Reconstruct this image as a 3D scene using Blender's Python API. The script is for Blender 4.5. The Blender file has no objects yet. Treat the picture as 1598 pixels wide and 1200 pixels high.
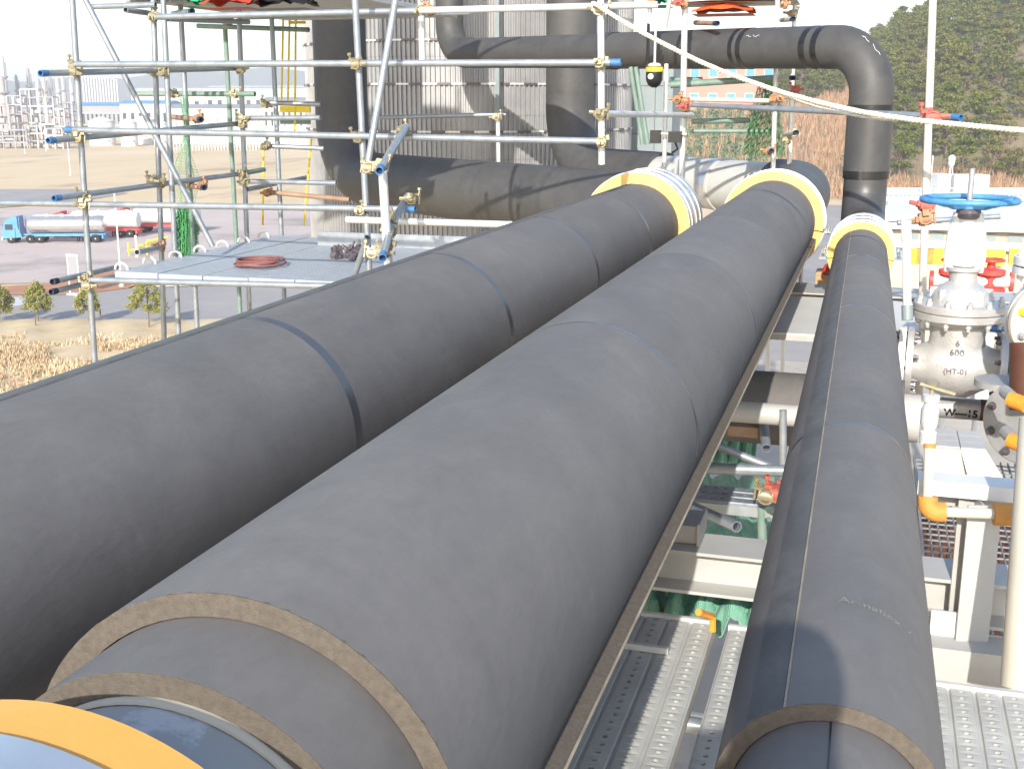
import bpy, bmesh, math, random
from mathutils import Vector, Matrix, Euler, noise
R = math.radians
rnd = random.Random(7)
scene = bpy.context.scene
col = scene.collection

# ------------------------------------------------------------------ camera
W, HT, F = 1598.0, 1200.0, 1850.0          # photograph size and focal length in its pixels
VX, VY = 1378.0, 153.0                     # vanishing point of the pipes, on the horizon
EYE = 18.0                                 # camera height above the ground
tilt = math.atan2(HT/2 - VY, F)
cY = Vector((VX - W/2, VY - HT/2, F)).normalized()
cZ = Vector((0, -math.cos(tilt), -math.sin(tilt)))
cX = cY.cross(cZ)
right = Vector((cX[0], cY[0], cZ[0])); down = Vector((cX[1], cY[1], cZ[1])); fwd = Vector((cX[2], cY[2], cZ[2]))
camd = bpy.data.cameras.new('camera'); cam = bpy.data.objects.new('camera', camd); col.objects.link(cam)
rot = Matrix((right, -down, -fwd)).transposed()
cam.matrix_world = Matrix.Translation((0, 0, EYE)) @ rot.to_4x4()
camd.sensor_width = 36.0; camd.lens = 36.0*F/W; camd.clip_start = 0.05; camd.clip_end = 9000
scene.camera = cam

def ray(px, py):
    return right*((px - W/2)/F) + down*((py - HT/2)/F) + fwd
O = Vector((0, 0, EYE))
def PY(px, py, y): d = ray(px, py); return O + d*(y/d.y)          # on the plane at distance y along the pipes
def PZ(px, py, z): d = ray(px, py); return O + d*((z - EYE)/d.z)    # on a level at height z
def PD(px, py, dist): return O + ray(px, py)*dist                   # at a depth
def zr(h): return EYE + h

# ------------------------------------------------------------------ sky, sun, exposure
sd = ray(1178, 1030).normalized()           # direction in which the sunlight travels
sun_el = math.asin(-sd.z)
world = bpy.data.worlds.new('World'); scene.world = world; world.use_nodes = True
nt = world.node_tree; bg = nt.nodes['Background']
sky = nt.nodes.new('ShaderNodeTexSky'); sky.sky_type = 'NISHITA'; sky.sun_disc = False
sky.sun_elevation = sun_el; sky.sun_rotation = math.atan2(-sd.x, -sd.y)
sky.air_density = 1.0; sky.dust_density = 1.2; sky.ozone_density = 1.0; sky.altitude = 0
nt.links.new(sky.outputs[0], bg.inputs[0]); bg.inputs[1].default_value = 0.15
sl = bpy.data.lights.new('sun', 'SUN'); sl.energy = 3.2; sl.angle = R(0.6); sl.color = (1.0, 0.945, 0.85)
so = bpy.data.objects.new('sun', sl); col.objects.link(so)
so.rotation_euler = sd.to_track_quat('-Z', 'Y').to_euler(); so.location = (0, -20, 60)
vs = scene.view_settings; vs.view_transform = 'Standard'; vs.look = 'None'; vs.exposure = 1.12; vs.gamma = 1.0
vs.use_curve_mapping = False
scene.cycles.use_denoising = True
scene.cycles.max_bounces = 6; scene.cycles.transparent_max_bounces = 12; scene.cycles.volume_bounces = 0
scene.cycles.sample_clamp_indirect = 6.0

# ------------------------------------------------------------------ materials
MATS = {}
def mat(name, c, rough=0.6, metal=0.0, c2=None, scale=6.0, detail=6.0, bump=0.0, bscale=None, rv=0.0, spec=0.5,
        stretch=(1, 1, 1), c3=None, s3=0.6, t3=(0.62, 0.72), trans=0.0, alpha=1.0):
    """procedural surface: base colour c drifting to c2 with noise, stains of c3, fine relief"""
    m = bpy.data.materials.new(name); m.use_nodes = True
    t = m.node_tree; b = t.nodes['Principled BSDF']
    b.inputs['Base Color'].default_value = (*c, 1); b.inputs['Roughness'].default_value = rough
    b.inputs['Metallic'].default_value = metal; b.inputs['Specular IOR Level'].default_value = spec
    tc = t.nodes.new('ShaderNodeTexCoord'); mp = t.nodes.new('ShaderNodeMapping')
    mp.inputs['Scale'].default_value = stretch; t.links.new(tc.outputs['Object'], mp.inputs['Vector'])
    n = t.nodes.new('ShaderNodeTexNoise'); n.inputs['Scale'].default_value = scale; n.inputs['Detail'].default_value = detail
    n.inputs['Roughness'].default_value = 0.62
    t.links.new(mp.outputs[0], n.inputs['Vector'])
    out = None
    if c2 is not None:
        r = t.nodes.new('ShaderNodeValToRGB'); r.color_ramp.elements[0].position = 0.33; r.color_ramp.elements[1].position = 0.68
        r.color_ramp.elements[0].color = (*c, 1); r.color_ramp.elements[1].color = (*c2, 1)
        t.links.new(n.outputs['Fac'], r.inputs['Fac']); out = r.outputs[0]
    if c3 is not None:
        n3 = t.nodes.new('ShaderNodeTexNoise'); n3.inputs['Scale'].default_value = scale*s3; n3.inputs['Detail'].default_value = 9
        n3.inputs['Roughness'].default_value = 0.7
        off = t.nodes.new('ShaderNodeVectorMath'); off.inputs[1].default_value = (3.7, 11.3, 5.1)
        t.links.new(mp.outputs[0], off.inputs[0]); t.links.new(off.outputs[0], n3.inputs['Vector'])
        r3 = t.nodes.new('ShaderNodeValToRGB'); r3.color_ramp.elements[0].position = t3[0]; r3.color_ramp.elements[1].position = t3[1]
        mx = t.nodes.new('ShaderNodeMix'); mx.data_type = 'RGBA'
        t.links.new(n3.outputs['Fac'], r3.inputs['Fac']); t.links.new(r3.outputs[0], mx.inputs[0])
        if out: t.links.new(out, mx.inputs[6])
        else: mx.inputs[6].default_value = (*c, 1)
        mx.inputs[7].default_value = (*c3, 1); out = mx.outputs[2]
    if out: t.links.new(out, b.inputs['Base Color'])
    if rv:
        mr = t.nodes.new('ShaderNodeMapRange'); mr.inputs[1].default_value = 0.3; mr.inputs[2].default_value = 0.7
        mr.inputs[3].default_value = rough - rv; mr.inputs[4].default_value = rough + rv
        t.links.new(n.outputs['Fac'], mr.inputs[0]); t.links.new(mr.outputs[0], b.inputs['Roughness'])
    if bump:
        nb = t.nodes.new('ShaderNodeTexNoise'); nb.inputs['Scale'].default_value = bscale or scale*6; nb.inputs['Detail'].default_value = 4
        t.links.new(mp.outputs[0], nb.inputs['Vector'])
        bp = t.nodes.new('ShaderNodeBump'); bp.inputs['Strength'].default_value = bump; bp.inputs['Distance'].default_value = 0.01
        t.links.new(nb.outputs['Fac'], bp.inputs['Height']); t.links.new(bp.outputs[0], b.inputs['Normal'])
    if trans: b.inputs['Transmission Weight'].default_value = trans
    if alpha < 1: b.inputs['Alpha'].default_value = alpha
    MATS[name] = m
    return m

mat('rubber', (0.116, 0.108, 0.103), 0.72, c2=(0.156, 0.146, 0.138), scale=3.0, bump=0.10, bscale=60, rv=0.08, stretch=(1, 0.35, 1),
    c3=(0.175, 0.168, 0.16), s3=1.6, t3=(0.60, 0.80), spec=0.45)
mat('rubber_b', (0.124, 0.116, 0.110), 0.70, c2=(0.164, 0.153, 0.145), scale=2.2, bump=0.10, bscale=60, rv=0.08, stretch=(1, 0.4, 1),
    c3=(0.18, 0.172, 0.163), s3=1.9, t3=(0.60, 0.80), spec=0.45)
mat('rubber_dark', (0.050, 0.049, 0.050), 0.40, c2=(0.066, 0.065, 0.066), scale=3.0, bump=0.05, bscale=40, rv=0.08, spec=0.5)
mat('seam_tape', (0.045, 0.047, 0.052), 0.34, c2=(0.065, 0.067, 0.072), scale=8.0, rv=0.08)
mat('strip_dark', (0.078, 0.076, 0.076), 0.6, c2=(0.105, 0.102, 0.10), scale=5.0, detail=9, rv=0.1)
mat('rubber_mid', (0.056, 0.055, 0.055), 0.6, c2=(0.075, 0.073, 0.072), scale=3.0, bump=0.06, bscale=50, rv=0.08)  # darker rubber for risers and rear runs, part of their shading put into the colour
mat('rubber_mid_b', (0.060, 0.058, 0.058), 0.6, c2=(0.080, 0.078, 0.076), scale=2.4, bump=0.06, bscale=50, rv=0.08)  # second tone of the same, riser shading likewise in the colour
mat('black_tape', (0.012, 0.012, 0.013), 0.30, c2=(0.02, 0.02, 0.02), scale=8.0)
mat('foam_cut', (0.110, 0.093, 0.075), 0.95, c2=(0.150, 0.128, 0.104), scale=90.0, bump=0.35, bscale=420, spec=0.15)
mat('cream_seam', (0.36, 0.31, 0.23), 0.8, c2=(0.22, 0.19, 0.15), scale=9.0)
mat('dust_line', (0.22, 0.20, 0.17), 0.9, c2=(0.12, 0.11, 0.10), scale=14.0)
mat('grey_board', (0.27, 0.285, 0.29), 0.95, c2=(0.33, 0.34, 0.34), scale=3.0, spec=.2, c3=(0.40, 0.42, 0.45), s3=0.9, t3=(0.52, 0.56))
mat('pale_lining', (0.52, 0.50, 0.42), 0.8)
mat('orange_foam', (0.72, 0.35, 0.07), 0.7, c2=(0.77, 0.40, 0.10), scale=5.0, bump=0.05, bscale=120, c3=(0.58, 0.27, 0.06), t3=(0.62, 0.8))
mat('yellow_foam', (0.70, 0.46, 0.13), 0.75, c2=(0.76, 0.53, 0.19), scale=7.0, bump=0.06, bscale=120, c3=(0.55, 0.33, 0.10), t3=(0.66, 0.80))
mat('steel_cover', (0.56, 0.57, 0.60), 0.34, 0.75, c2=(0.66, 0.67, 0.69), scale=4.0, rv=0.1)
mat('galvanized', (0.27, 0.30, 0.33), 0.42, 0.5, c2=(0.36, 0.39, 0.42), scale=9.0, rv=0.12, c3=(0.22, 0.22, 0.23), t3=(0.62, 0.78))
mat('galv_light', (0.33, 0.36, 0.395), 0.5, 0.25, c2=(0.41, 0.44, 0.475), scale=7.0, rv=0.1, c3=(0.33, 0.34, 0.36), t3=(0.6, 0.75))
mat('galv_white', (0.62, 0.62, 0.60), 0.42, 0.35, c2=(0.72, 0.71, 0.68), scale=8.0, rv=0.1)
mat('galv_deck', (0.42, 0.42, 0.40), 0.65, 0.1, c2=(0.52, 0.52, 0.49), scale=5.0, rv=0.12, c3=(0.30, 0.24, 0.18), t3=(0.66, 0.80))
mat('tube_green', (0.13, 0.21, 0.17), 0.55, c2=(0.22, 0.29, 0.25), scale=7.0)
mat('tube_rust', (0.27, 0.15, 0.09), 0.8, c2=(0.36, 0.26, 0.18), scale=9.0)
mat('clamp_brass', (0.32, 0.27, 0.16), 0.5, 0.5, c2=(0.42, 0.38, 0.27), scale=30.0)
mat('clamp_rust', (0.34, 0.16, 0.08), 0.7, 0.2, c2=(0.44, 0.27, 0.15), scale=30.0)
mat('clamp_red', (0.46, 0.10, 0.07), 0.6, c2=(0.36, 0.12, 0.09), scale=30.0)
mat('tube_blue', (0.035, 0.12, 0.30), 0.5, c2=(0.06, 0.18, 0.38), scale=20.0)
mat('tube_inside', (0.015, 0.025, 0.06), 0.8)
mat('wheel_blue', (0.05, 0.21, 0.44), 0.5, c2=(0.09, 0.28, 0.52), scale=12.0, c3=(0.02, 0.10, 0.25), t3=(0.6, 0.72))
mat('steel_paint', (0.38, 0.38, 0.37), 0.5, c2=(0.47, 0.46, 0.44), scale=3.0, c3=(0.40, 0.32, 0.24), t3=(0.68, 0.82))
mat('bare_pipe', (0.42, 0.42, 0.40), 0.55, c2=(0.50, 0.50, 0.47), scale=2.0, c3=(0.36, 0.30, 0.22), t3=(0.68, 0.82))
mat('white_paint', (0.60, 0.60, 0.59), 0.5, c2=(0.68, 0.68, 0.66), scale=2.0, c3=(0.52, 0.47, 0.42), t3=(0.66, 0.82))
mat('cream_paint', (0.50, 0.47, 0.39), 0.6, c2=(0.58, 0.54, 0.46), scale=3.0, c3=(0.42, 0.36, 0.27), t3=(0.64, 0.8))
mat('cast_silver', (0.50, 0.49, 0.48), 0.42, 0.45, c2=(0.60, 0.59, 0.57), scale=6.0, bump=0.3, bscale=70, rv=0.08)
mat('cast_grey', (0.30, 0.31, 0.32), 0.5, 0.3, c2=(0.40, 0.40, 0.40), scale=6.0, bump=0.3, bscale=70, c3=(0.24, 0.18, 0.14), t3=(0.66, 0.85))
mat('bolt_dark', (0.10, 0.09, 0.12), 0.5, 0.5, c2=(0.2, 0.17, 0.16), scale=40)
mat('red_brown', (0.075, 0.028, 0.017), 0.55, c2=(0.11, 0.045, 0.028), scale=5.0)
mat('orange_tape', (0.80, 0.33, 0.03), 0.5, c2=(0.70, 0.24, 0.03), scale=20, bump=0.4, bscale=60)
mat('orange_dirty', (0.62, 0.30, 0.05), 0.7, c2=(0.45, 0.20, 0.05), scale=12, bump=0.5, bscale=40)
mat('yellow_paint', (0.82, 0.60, 0.03), 0.5, c2=(0.86, 0.66, 0.05), scale=3, c3=(0.6, 0.33, 0.04), t3=(0.6, 0.66))
mat('red_paint', (0.62, 0.05, 0.04), 0.5, c2=(0.7, 0.09, 0.08), scale=5)
mat('ink', (0.02, 0.02, 0.025), 0.8); mat('chalk', (0.75, 0.74, 0.70), 0.9); mat('print_yellow', (0.30, 0.28, 0.21), 0.8, c2=(0.14, 0.135, 0.125), scale=60)
mat('rope', (0.66, 0.60, 0.46), 0.9, c2=(0.78, 0.74, 0.62), scale=60, bump=0.5, bscale=300)
mat('net_green', (0.14, 0.36, 0.26), 0.8, c2=(0.24, 0.46, 0.37), scale=9)
mat('net_bright', (0.12, 0.42, 0.16), 0.8, c2=(0.08, 0.32, 0.13), scale=5)
mat('tarp_red', (0.62, 0.06, 0.02), 0.6, c2=(0.45, 0.05, 0.03), scale=4, bump=0.4, bscale=12)
mat('tarp_orange', (0.70, 0.15, 0.03), 0.6, c2=(0.55, 0.10, 0.03), scale=4, bump=0.4, bscale=12)
mat('tarp_green', (0.02, 0.32, 0.14), 0.6, c2=(0.04, 0.42, 0.2), scale=4, bump=0.4, bscale=12)
mat('black_plastic', (0.012, 0.012, 0.013), 0.4); mat('hose_red', (0.17, 0.06, 0.055), 0.7, c2=(0.24, 0.10, 0.09), scale=12)
mat('wood', (0.40, 0.26, 0.13), 0.8, c2=(0.52, 0.36, 0.2), scale=4, stretch=(1, 1, 9))
mat('corrugated', (0.30, 0.30, 0.31), 0.42, 0.3, c2=(0.37, 0.37, 0.37), scale=2.5, rv=0.1)
mat('grey_panel', (0.20, 0.24, 0.25), 0.5, c2=(0.25, 0.29, 0.30), scale=2.0)
mat('concrete', (0.38, 0.33, 0.28), 0.9, c2=(0.48, 0.43, 0.37), scale=0.7, c3=(0.27, 0.23, 0.20), t3=(0.58, 0.75))
def scuff(name, scale, lo, hi, stretch, dist=1.2):
    """rubbed and dusty streaks over a rubber surface"""
    t = MATS[name].node_tree; b = t.nodes['Principled BSDF']; src = b.inputs['Base Color'].links[0].from_socket
    tc = t.nodes.new('ShaderNodeTexCoord'); mp = t.nodes.new('ShaderNodeMapping'); mp.inputs['Scale'].default_value = stretch; mp.inputs['Rotation'].default_value = (0.3, 0.5, 0.6)
    n = t.nodes.new('ShaderNodeTexNoise'); n.inputs['Scale'].default_value = scale; n.inputs['Detail'].default_value = 11; n.inputs['Roughness'].default_value = 0.72; n.inputs['Distortion'].default_value = dist
    mr = t.nodes.new('ShaderNodeMapRange'); mr.inputs[1].default_value = 0.32; mr.inputs[2].default_value = 0.70; mr.inputs[3].default_value = lo; mr.inputs[4].default_value = hi
    vm = t.nodes.new('ShaderNodeVectorMath'); vm.operation = 'SCALE'
    t.links.new(tc.outputs['Object'], mp.inputs['Vector']); t.links.new(mp.outputs[0], n.inputs['Vector']); t.links.new(n.outputs['Fac'], mr.inputs[0])
    t.links.new(src, vm.inputs[0]); t.links.new(mr.outputs[0], vm.inputs['Scale']); t.links.new(vm.outputs[0], b.inputs['Base Color'])
for nm in ('rubber', 'rubber_b'): scuff(nm, 3.2, 0.90, 1.10, (1, 1.2, 1), 0.8); scuff(nm, 22.0, 0.94, 1.07, (1, .5, 1), 1.0)
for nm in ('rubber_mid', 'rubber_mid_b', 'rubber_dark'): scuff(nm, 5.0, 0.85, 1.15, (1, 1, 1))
scuff('strip_dark', 9.0, 0.75, 1.25, (1, .6, 1))
MT = MATS

# ------------------------------------------------------------------ mesh helpers
class MB:
    """collects shapes into one mesh"""
    def __init__(s): s.v = []; s.f = []
    def add(s, vs_, fs_):
        o = len(s.v); s.v += [tuple(p) for p in vs_]; s.f += [tuple(i + o for i in f) for f in fs_]; return s
    def box(s, c, size, m=None):
        c = Vector(c); hx, hy, hz = size[0]/2, size[1]/2, size[2]/2
        p = [Vector((x*hx, y*hy, z*hz)) for x in (-1, 1) for y in (-1, 1) for z in (-1, 1)]
        if m is not None: p = [m @ q for q in p]
        return s.add([c + q for q in p], [(0, 1, 3, 2), (4, 6, 7, 5), (0, 4, 5, 1), (2, 3, 7, 6), (0, 2, 6, 4), (1, 5, 7, 3)])
    def span(s, lo, hi):
        lo, hi = Vector(lo), Vector(hi); return s.box((lo + hi)/2, hi - lo)
    def prism(s, pts, ext):
        """closed outline pts (3D) pushed along ext"""
        n = len(pts); e = Vector(ext); p = [Vector(q) for q in pts]
        return s.add(p + [q + e for q in p], [tuple(range(n))[::-1], tuple(range(n, 2*n))] +
                     [(i, (i + 1) % n, n + (i + 1) % n, n + i) for i in range(n)])
    def sweep(s, path, r, n=12, cap=True, ang=0.0, squash=None):
        path = [Vector(p) for p in path]; k = len(path)
        rs = r if isinstance(r, (list, tuple)) else [r]*k
        T = [((path[min(i + 1, k - 1)] - path[max(i - 1, 0)]).normalized()) for i in range(k)]
        up = Vector((0, 0, 1)) if abs(T[0].z) < 0.9 else Vector((0, 1, 0))
        N = (up - T[0]*up.dot(T[0])).normalized(); vs_ = []
        for i in range(k):
            if i: 
                N = T[i-1].rotation_difference(T[i]) @ N
                N = (N - T[i]*N.dot(T[i])).normalized()
            B = T[i].cross(N)
            for j in range(n):
                a = 2*math.pi*j/n + ang
                vs_.append(path[i] + (N*math.cos(a) + B*math.sin(a))*rs[i])
        fs_ = [(i*n + j, i*n + (j + 1) % n, (i + 1)*n + (j + 1) % n, (i + 1)*n + j) for i in range(k - 1) for j in range(n)]
        if cap: fs_ += [tuple(range(n))[::-1], tuple(range((k - 1)*n, k*n))]
        return s.add(vs_, fs_)
    def tube(s, a, b, r, n=10, cap=True): return s.sweep([a, b], r, n, cap)
    def shell(s, path, ro, ri, n=40, a0=0.0, a1=2*math.pi):
        """hollow sleeve along a path, optionally only an arc of it (angles from straight up, clockwise seen along the path)"""
        path = [Vector(p) for p in path]; k = len(path); full = abs(a1 - a0 - 2*math.pi) < 1e-6
        T = [((path[min(i + 1, k - 1)] - path[max(i - 1, 0)]).normalized()) for i in range(k)]
        up = Vector((0, 0, 1)) if abs(T[0].z) < 0.9 else Vector((0, 1, 0))
        N = (up - T[0]*up.dot(T[0])).normalized(); m = n if full else n + 1; vs_ = []
        for i in range(k):
            if i:
                N = T[i-1].rotation_difference(T[i]) @ N; N = (N - T[i]*N.dot(T[i])).normalized()
            B = T[i].cross(N)
            for rr in (ro, ri):
                for j in range(m):
                    a = a0 + (a1 - a0)*j/n
                    vs_.append(path[i] + (N*math.cos(a) + B*math.sin(a))*rr)
        fs_ = []; st = 2*m
        rng = range(m) if full else range(m - 1)
        for i in range(k - 1):
            for j in rng:
                j2 = (j + 1) % m
                fs_.append((i*st + j, i*st + j2, (i + 1)*st + j2, (i + 1)*st + j))
                fs_.append((i*st + m + j, (i + 1)*st + m + j, (i + 1)*st + m + j2, i*st + m + j2))
            if not full:
                for j in (0, m - 1): fs_.append((i*st + j, (i + 1)*st + j, (i + 1)*st + m + j, i*st + m + j))
        for i in (0, k - 1):
            for j in rng:
                j2 = (j + 1) % m; fs_.append((i*st + j, i*st + m + j, i*st + m + j2, i*st + j2))
        return s.add(vs_, fs_)
    def lathe(s, prof, n=24, c=(0, 0, 0), ax='Z', close=True):
        """profile of (radius, height) turned round an axis through c"""
        c = Vector(c); vs_ = []; k = len(prof)
        for r, h in prof:
            for j in range(n):
                a = 2*math.pi*j/n; x, y = r*math.cos(a), r*math.sin(a)
                vs_.append(c + (Vector((x, y, h)) if ax == 'Z' else Vector((h, x, y)) if ax == 'X' else Vector((y, h, x))))
        fs_ = [(i*n + j, i*n + (j + 1) % n, (i + 1)*n + (j + 1) % n, (i + 1)*n + j) for i in range(k - 1) for j in range(n)]
        if close: fs_ += [tuple(range(n))[::-1], tuple(range((k - 1)*n, k*n))]
        return s.add(vs_, fs_)
    def torus(s, c, Rr, r, n=32, m=8, ax=None):
        c = Vector(c); vs_ = []
        for i in range(n):
            a = 2*math.pi*i/n
            for j in range(m):
                b = 2*math.pi*j/m; p = Vector(((Rr + r*math.cos(b))*math.cos(a), (Rr + r*math.cos(b))*math.sin(a), r*math.sin(b)))
                vs_.append(c + (ax @ p if ax is not None else p))
        return s.add(vs_, [(i*m + j, ((i + 1) % n)*m + j, ((i + 1) % n)*m + (j + 1) % m, i*m + (j + 1) % m) for i in range(n) for j in range(m)])
    def mesh(s, name, m, smooth=40):
        me = bpy.data.meshes.new(name); me.from_pydata(s.v, [], s.f); me.update()
        b = bmesh.new(); b.from_mesh(me); bmesh.ops.recalc_face_normals(b, faces=b.faces); b.to_mesh(me); b.free()
        if m: me.materials.append(MATS[m] if isinstance(m, str) else m)
        if smooth:
            me.polygons.foreach_set('use_smooth', [True]*len(me.polygons)); me.set_sharp_from_angle(angle=R(smooth))
        return me
    def build(s, name, m, parent=None, smooth=40, loc=None):
        o = bpy.data.objects.new(name, s.mesh(name, m, smooth)); col.objects.link(o)
        if loc is not None: o.location = loc
        if parent is not None: o.parent = parent
        return o
def tag(o, label=None, cat=None, group=None, kind=None):
    if label: o['label'] = label
    if cat: o['category'] = cat
    if group: o['group'] = group
    if kind: o['kind'] = kind
    return o
def thing(name, label, cat, loc=(0, 0, 0), rz=0.0, group=None, kind=None):
    o = bpy.data.objects.new(name, None); col.objects.link(o); o.location = loc; o.rotation_euler.z = rz
    o.empty_display_size = 0.2
    return tag(o, label, cat, group, kind)
def put(name, me, parent=None, loc=(0, 0, 0), rot_=(0, 0, 0), sc=(1, 1, 1)):
    o = bpy.data.objects.new(name, me); col.objects.link(o); o.location = loc; o.rotation_euler = rot_; o.scale = sc
    if parent is not None: o.parent = parent
    return o
KIDS = {}
def copy_tree(o, parent=None):
    kids = [c for c in o.children]
    c = o.copy(); col.objects.link(c); c.parent = parent
    for k in kids: copy_tree(k, c)
    return c
def fillet(pts, rad, n=10):
    pts = [Vector(p) for p in pts]; rad = rad if isinstance(rad, (list, tuple)) else [rad]*(len(pts) - 2)
    out = [pts[0]]
    for i in range(1, len(pts) - 1):
        a, b, c = pts[i-1], pts[i], pts[i+1]; u = (a - b).normalized(); w = (c - b).normalized()
        th = u.angle(w); d = min(rad[i-1]/math.tan(th/2), (a-b).length*0.49, (c-b).length*0.49); rr = d*math.tan(th/2)
        ctr = b + (u + w).normalized()*(rr/math.sin(th/2)); p0, p1 = b + u*d, b + w*d
        v0, v1 = p0 - ctr, p1 - ctr; full = v0.angle(v1); axis = v0.cross(v1).normalized()
        for j in range(n + 1): out.append(ctr + Matrix.Rotation(full*j/n, 3, axis) @ v0)
    out.append(pts[-1]); return out
def arclen(path):
    s = [0.0]
    for a, b in zip(path, path[1:]): s.append(s[-1] + (b - a).length)
    return s
def at_len(path, S, s):
    for i in range(len(path) - 1):
        if s <= S[i+1]: return path[i].lerp(path[i+1], (s - S[i])/max(1e-9, S[i+1] - S[i]))
    return path[-1]
def cut(path, s0, s1):
    S = arclen(path); s0 = max(0, s0); s1 = min(S[-1], s1)
    return [at_len(path, S, s0)] + [p for p, q in zip(path, S) if s0 + 1e-4 < q < s1 - 1e-4] + [at_len(path, S, s1)]
def text_mesh(txt, size, depth=0.0, bold=0.0):
    cu = bpy.data.curves.new('lettering', 'FONT'); cu.body = txt; cu.size = size; cu.extrude = depth; cu.offset = bold
    cu.align_x = 'CENTER'; cu.align_y = 'CENTER'; cu.resolution_u = 4
    o = bpy.data.objects.new('lettering', cu); col.objects.link(o)
    me = bpy.data.meshes.new_from_object(o.evaluated_get(bpy.context.evaluated_depsgraph_get()))
    bpy.data.objects.remove(o); bpy.data.curves.remove(cu); return me

# ================================================================== the three insulated pipes
ZP = zr(-1.040)
X1, X2, X3 = -1.875, -0.838, -0.014
R1, R2, R3 = 0.362, 0.360, 0.2
Z3 = zr(-1.188)

def sleeves(parent, path, cuts, r, m, t=0.03, n=56, gap=0.003, name='insulation_sleeve', jit=0.0):
    for i, (a, b) in enumerate(zip(cuts, cuts[1:])):
        mm = m if isinstance(m, str) else m[i % len(m)]
        MB().shell(cut(path, a + gap/2, b - gap/2), r + jit*(i % 2), r - t, n).build(name, mm, parent)
def bands(parent, path, spots, r, w, m='seam_tape', n=56, t=0.0004, name='seam_tape'):
    for s in spots:
        MB().shell(cut(path, s - w/2, s + w/2), r + t, r - 0.004, n).build(name, m, parent)
def strip(parent, path, a, b, r, ang0, ang1, m, t=0.003, name='seam_strip'):
    MB().shell(cut(path, a, b), r + t, r - 0.004, 10, ang0, ang1).build(name, m, parent)

# --- pipe with the left bend
p1 = thing('insulated_pipe', 'black rubber insulated pipe that bends left and rises beside the scaffold platform', 'pipe', (X1, 0, ZP))
la, lb = PZ(900, 263, ZP + .345), PZ(620, 242, ZP + .345)
dl = (lb - la); dl.z = 0; dl.normalize()
K = la + dl*((X1 - la.x)/dl.x); K.z = ZP
t_ = 0.0
while True:
    q = K + dl*t_ - O
    if (W/2 + F*q.dot(right)/q.dot(fwd)) < 537: break
    t_ += 0.02
K2 = K + dl*t_
path1 = fillet([Vector((X1, -1.6, ZP)), K, K2, K2 + Vector((0, 0, 6.5))], [0.7, 0.75], 12)
path1 = [p - Vector((X1, 0, ZP)) for p in path1]
S1 = arclen(path1); o1 = 1.6
L1 = S1[-1]
cuts1 = [0.0, o1 + 1.55, o1 + 3.31, o1 + 4.98, o1 + 6.72, o1 + 8.4, o1 + 9.76]
sleeves(p1, path1, cuts1, R1, ['rubber', 'rubber_b'])
bands(p1, path1, [o1 + 1.55, o1 + 3.31, o1 + 4.98, o1 + 6.72, o1 + 8.4], R1, 0.05)
strip(p1, path1, 0.0, o1 + 9.7, R1, R(-30), R(-5), 'strip_dark', 0.0025)
strip(p1, path1, 0.0, o1 + 9.7, R1, R(-4.6), R(-3.8), 'dust_line', 0.0022)
ce = [o1 + 10.36]
for d in (1.15, 1.0, 1.25, 1.15): ce.append(ce[-1] + d)
while ce[-1] < L1 - 1.2: ce.append(ce[-1] + 1.2)
ce.append(L1)
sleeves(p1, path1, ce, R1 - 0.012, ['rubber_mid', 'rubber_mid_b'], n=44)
bands(p1, path1, ce[1:-1], R1 - 0.012, 0.03, 'rubber_dark', 44)
MB().sweep(cut(path1, 0, L1), R1 - 0.05, 24).build('steel_pipe', 'grey_board', p1)

# --- the middle pipe
p2 = thing('insulated_pipe', 'black rubber insulated pipe whose layered cut end shows brown foam', 'pipe', (X2, 0, ZP))
q1, q3 = Vector((X2, 13.95, ZP)), PZ(888, 266, ZP)
path2 = fillet([Vector((X2, -1.2, ZP)), q1, q3, q3 + Vector((0, 0, 6.5))], [0.7, 0.9], 12)
path2 = [p - Vector((X2, 0, ZP)) for p in path2]
S2 = arclen(path2); o2 = 1.2; L2 = S2[-1]
near2 = 1.372
sleeves(p2, path2, [o2 + near2, o2 + 3.55, o2 + 5.35, o2 + 7.1, o2 + 8.75, o2 + 10.41], R2, ['rubber_b', 'rubber'], t=0.036)
bands(p2, path2, [o2 + 3.55, o2 + 5.35, o2 + 7.1, o2 + 8.75], R2, 0.024)
MB().shell(cut(path2, o2 + near2 - 0.0015, o2 + near2 + 0.004), R2 - 0.0004, R2 - 0.036, 72).build('foam_edge', 'foam_cut', p2)
MB().shell(cut(path2, o2 + 1.2, o2 + 9.3), R2 - 0.038, R2 - 0.071, 64).build('inner_sleeve', 'rubber', p2)
MB().shell(cut(path2, o2 + 1.1985, o2 + 1.204), R2 - 0.0384, R2 - 0.071, 72).build('foam_edge', 'foam_cut', p2)
MB().shell(cut(path2, o2 + 1.185, o2 + 1.5), R2 - 0.0725, R2 - 0.077, 64).build('pale_lining', 'pale_lining', p2)
MB().sweep(cut(path2, 0.2, L2), R2 - 0.079, 48).build('steel_pipe', 'grey_board', p2)
lip = MB().shell(cut(path2, o2 + near2, o2 + 10.35), R2 + 0.036, R2 - 0.004, 6, R(108), R(117)).build('seam_flap', 'foam_cut', p2)
MB().shell(cut(path2, o2 + near2 + 0.002, o2 + 10.35), R2 + 0.040, R2 + 0.0345, 6, R(107.5), R(112)).build('flap_face', 'cream_seam', p2)
e2 = o2 + 10.7
iA = min(range(len(path2)), key=lambda i: (path2[i] + Vector((X2, 0, ZP)) - PZ(1222, 285, ZP)).length)
sA = S2[iA] + 0.05
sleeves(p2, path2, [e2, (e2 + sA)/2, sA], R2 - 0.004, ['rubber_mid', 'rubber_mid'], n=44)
bands(p2, path2, [(e2 + sA)/2], R2 - 0.004, 0.02, 'dust_line', 44)
sB = sA + 2.15
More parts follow.
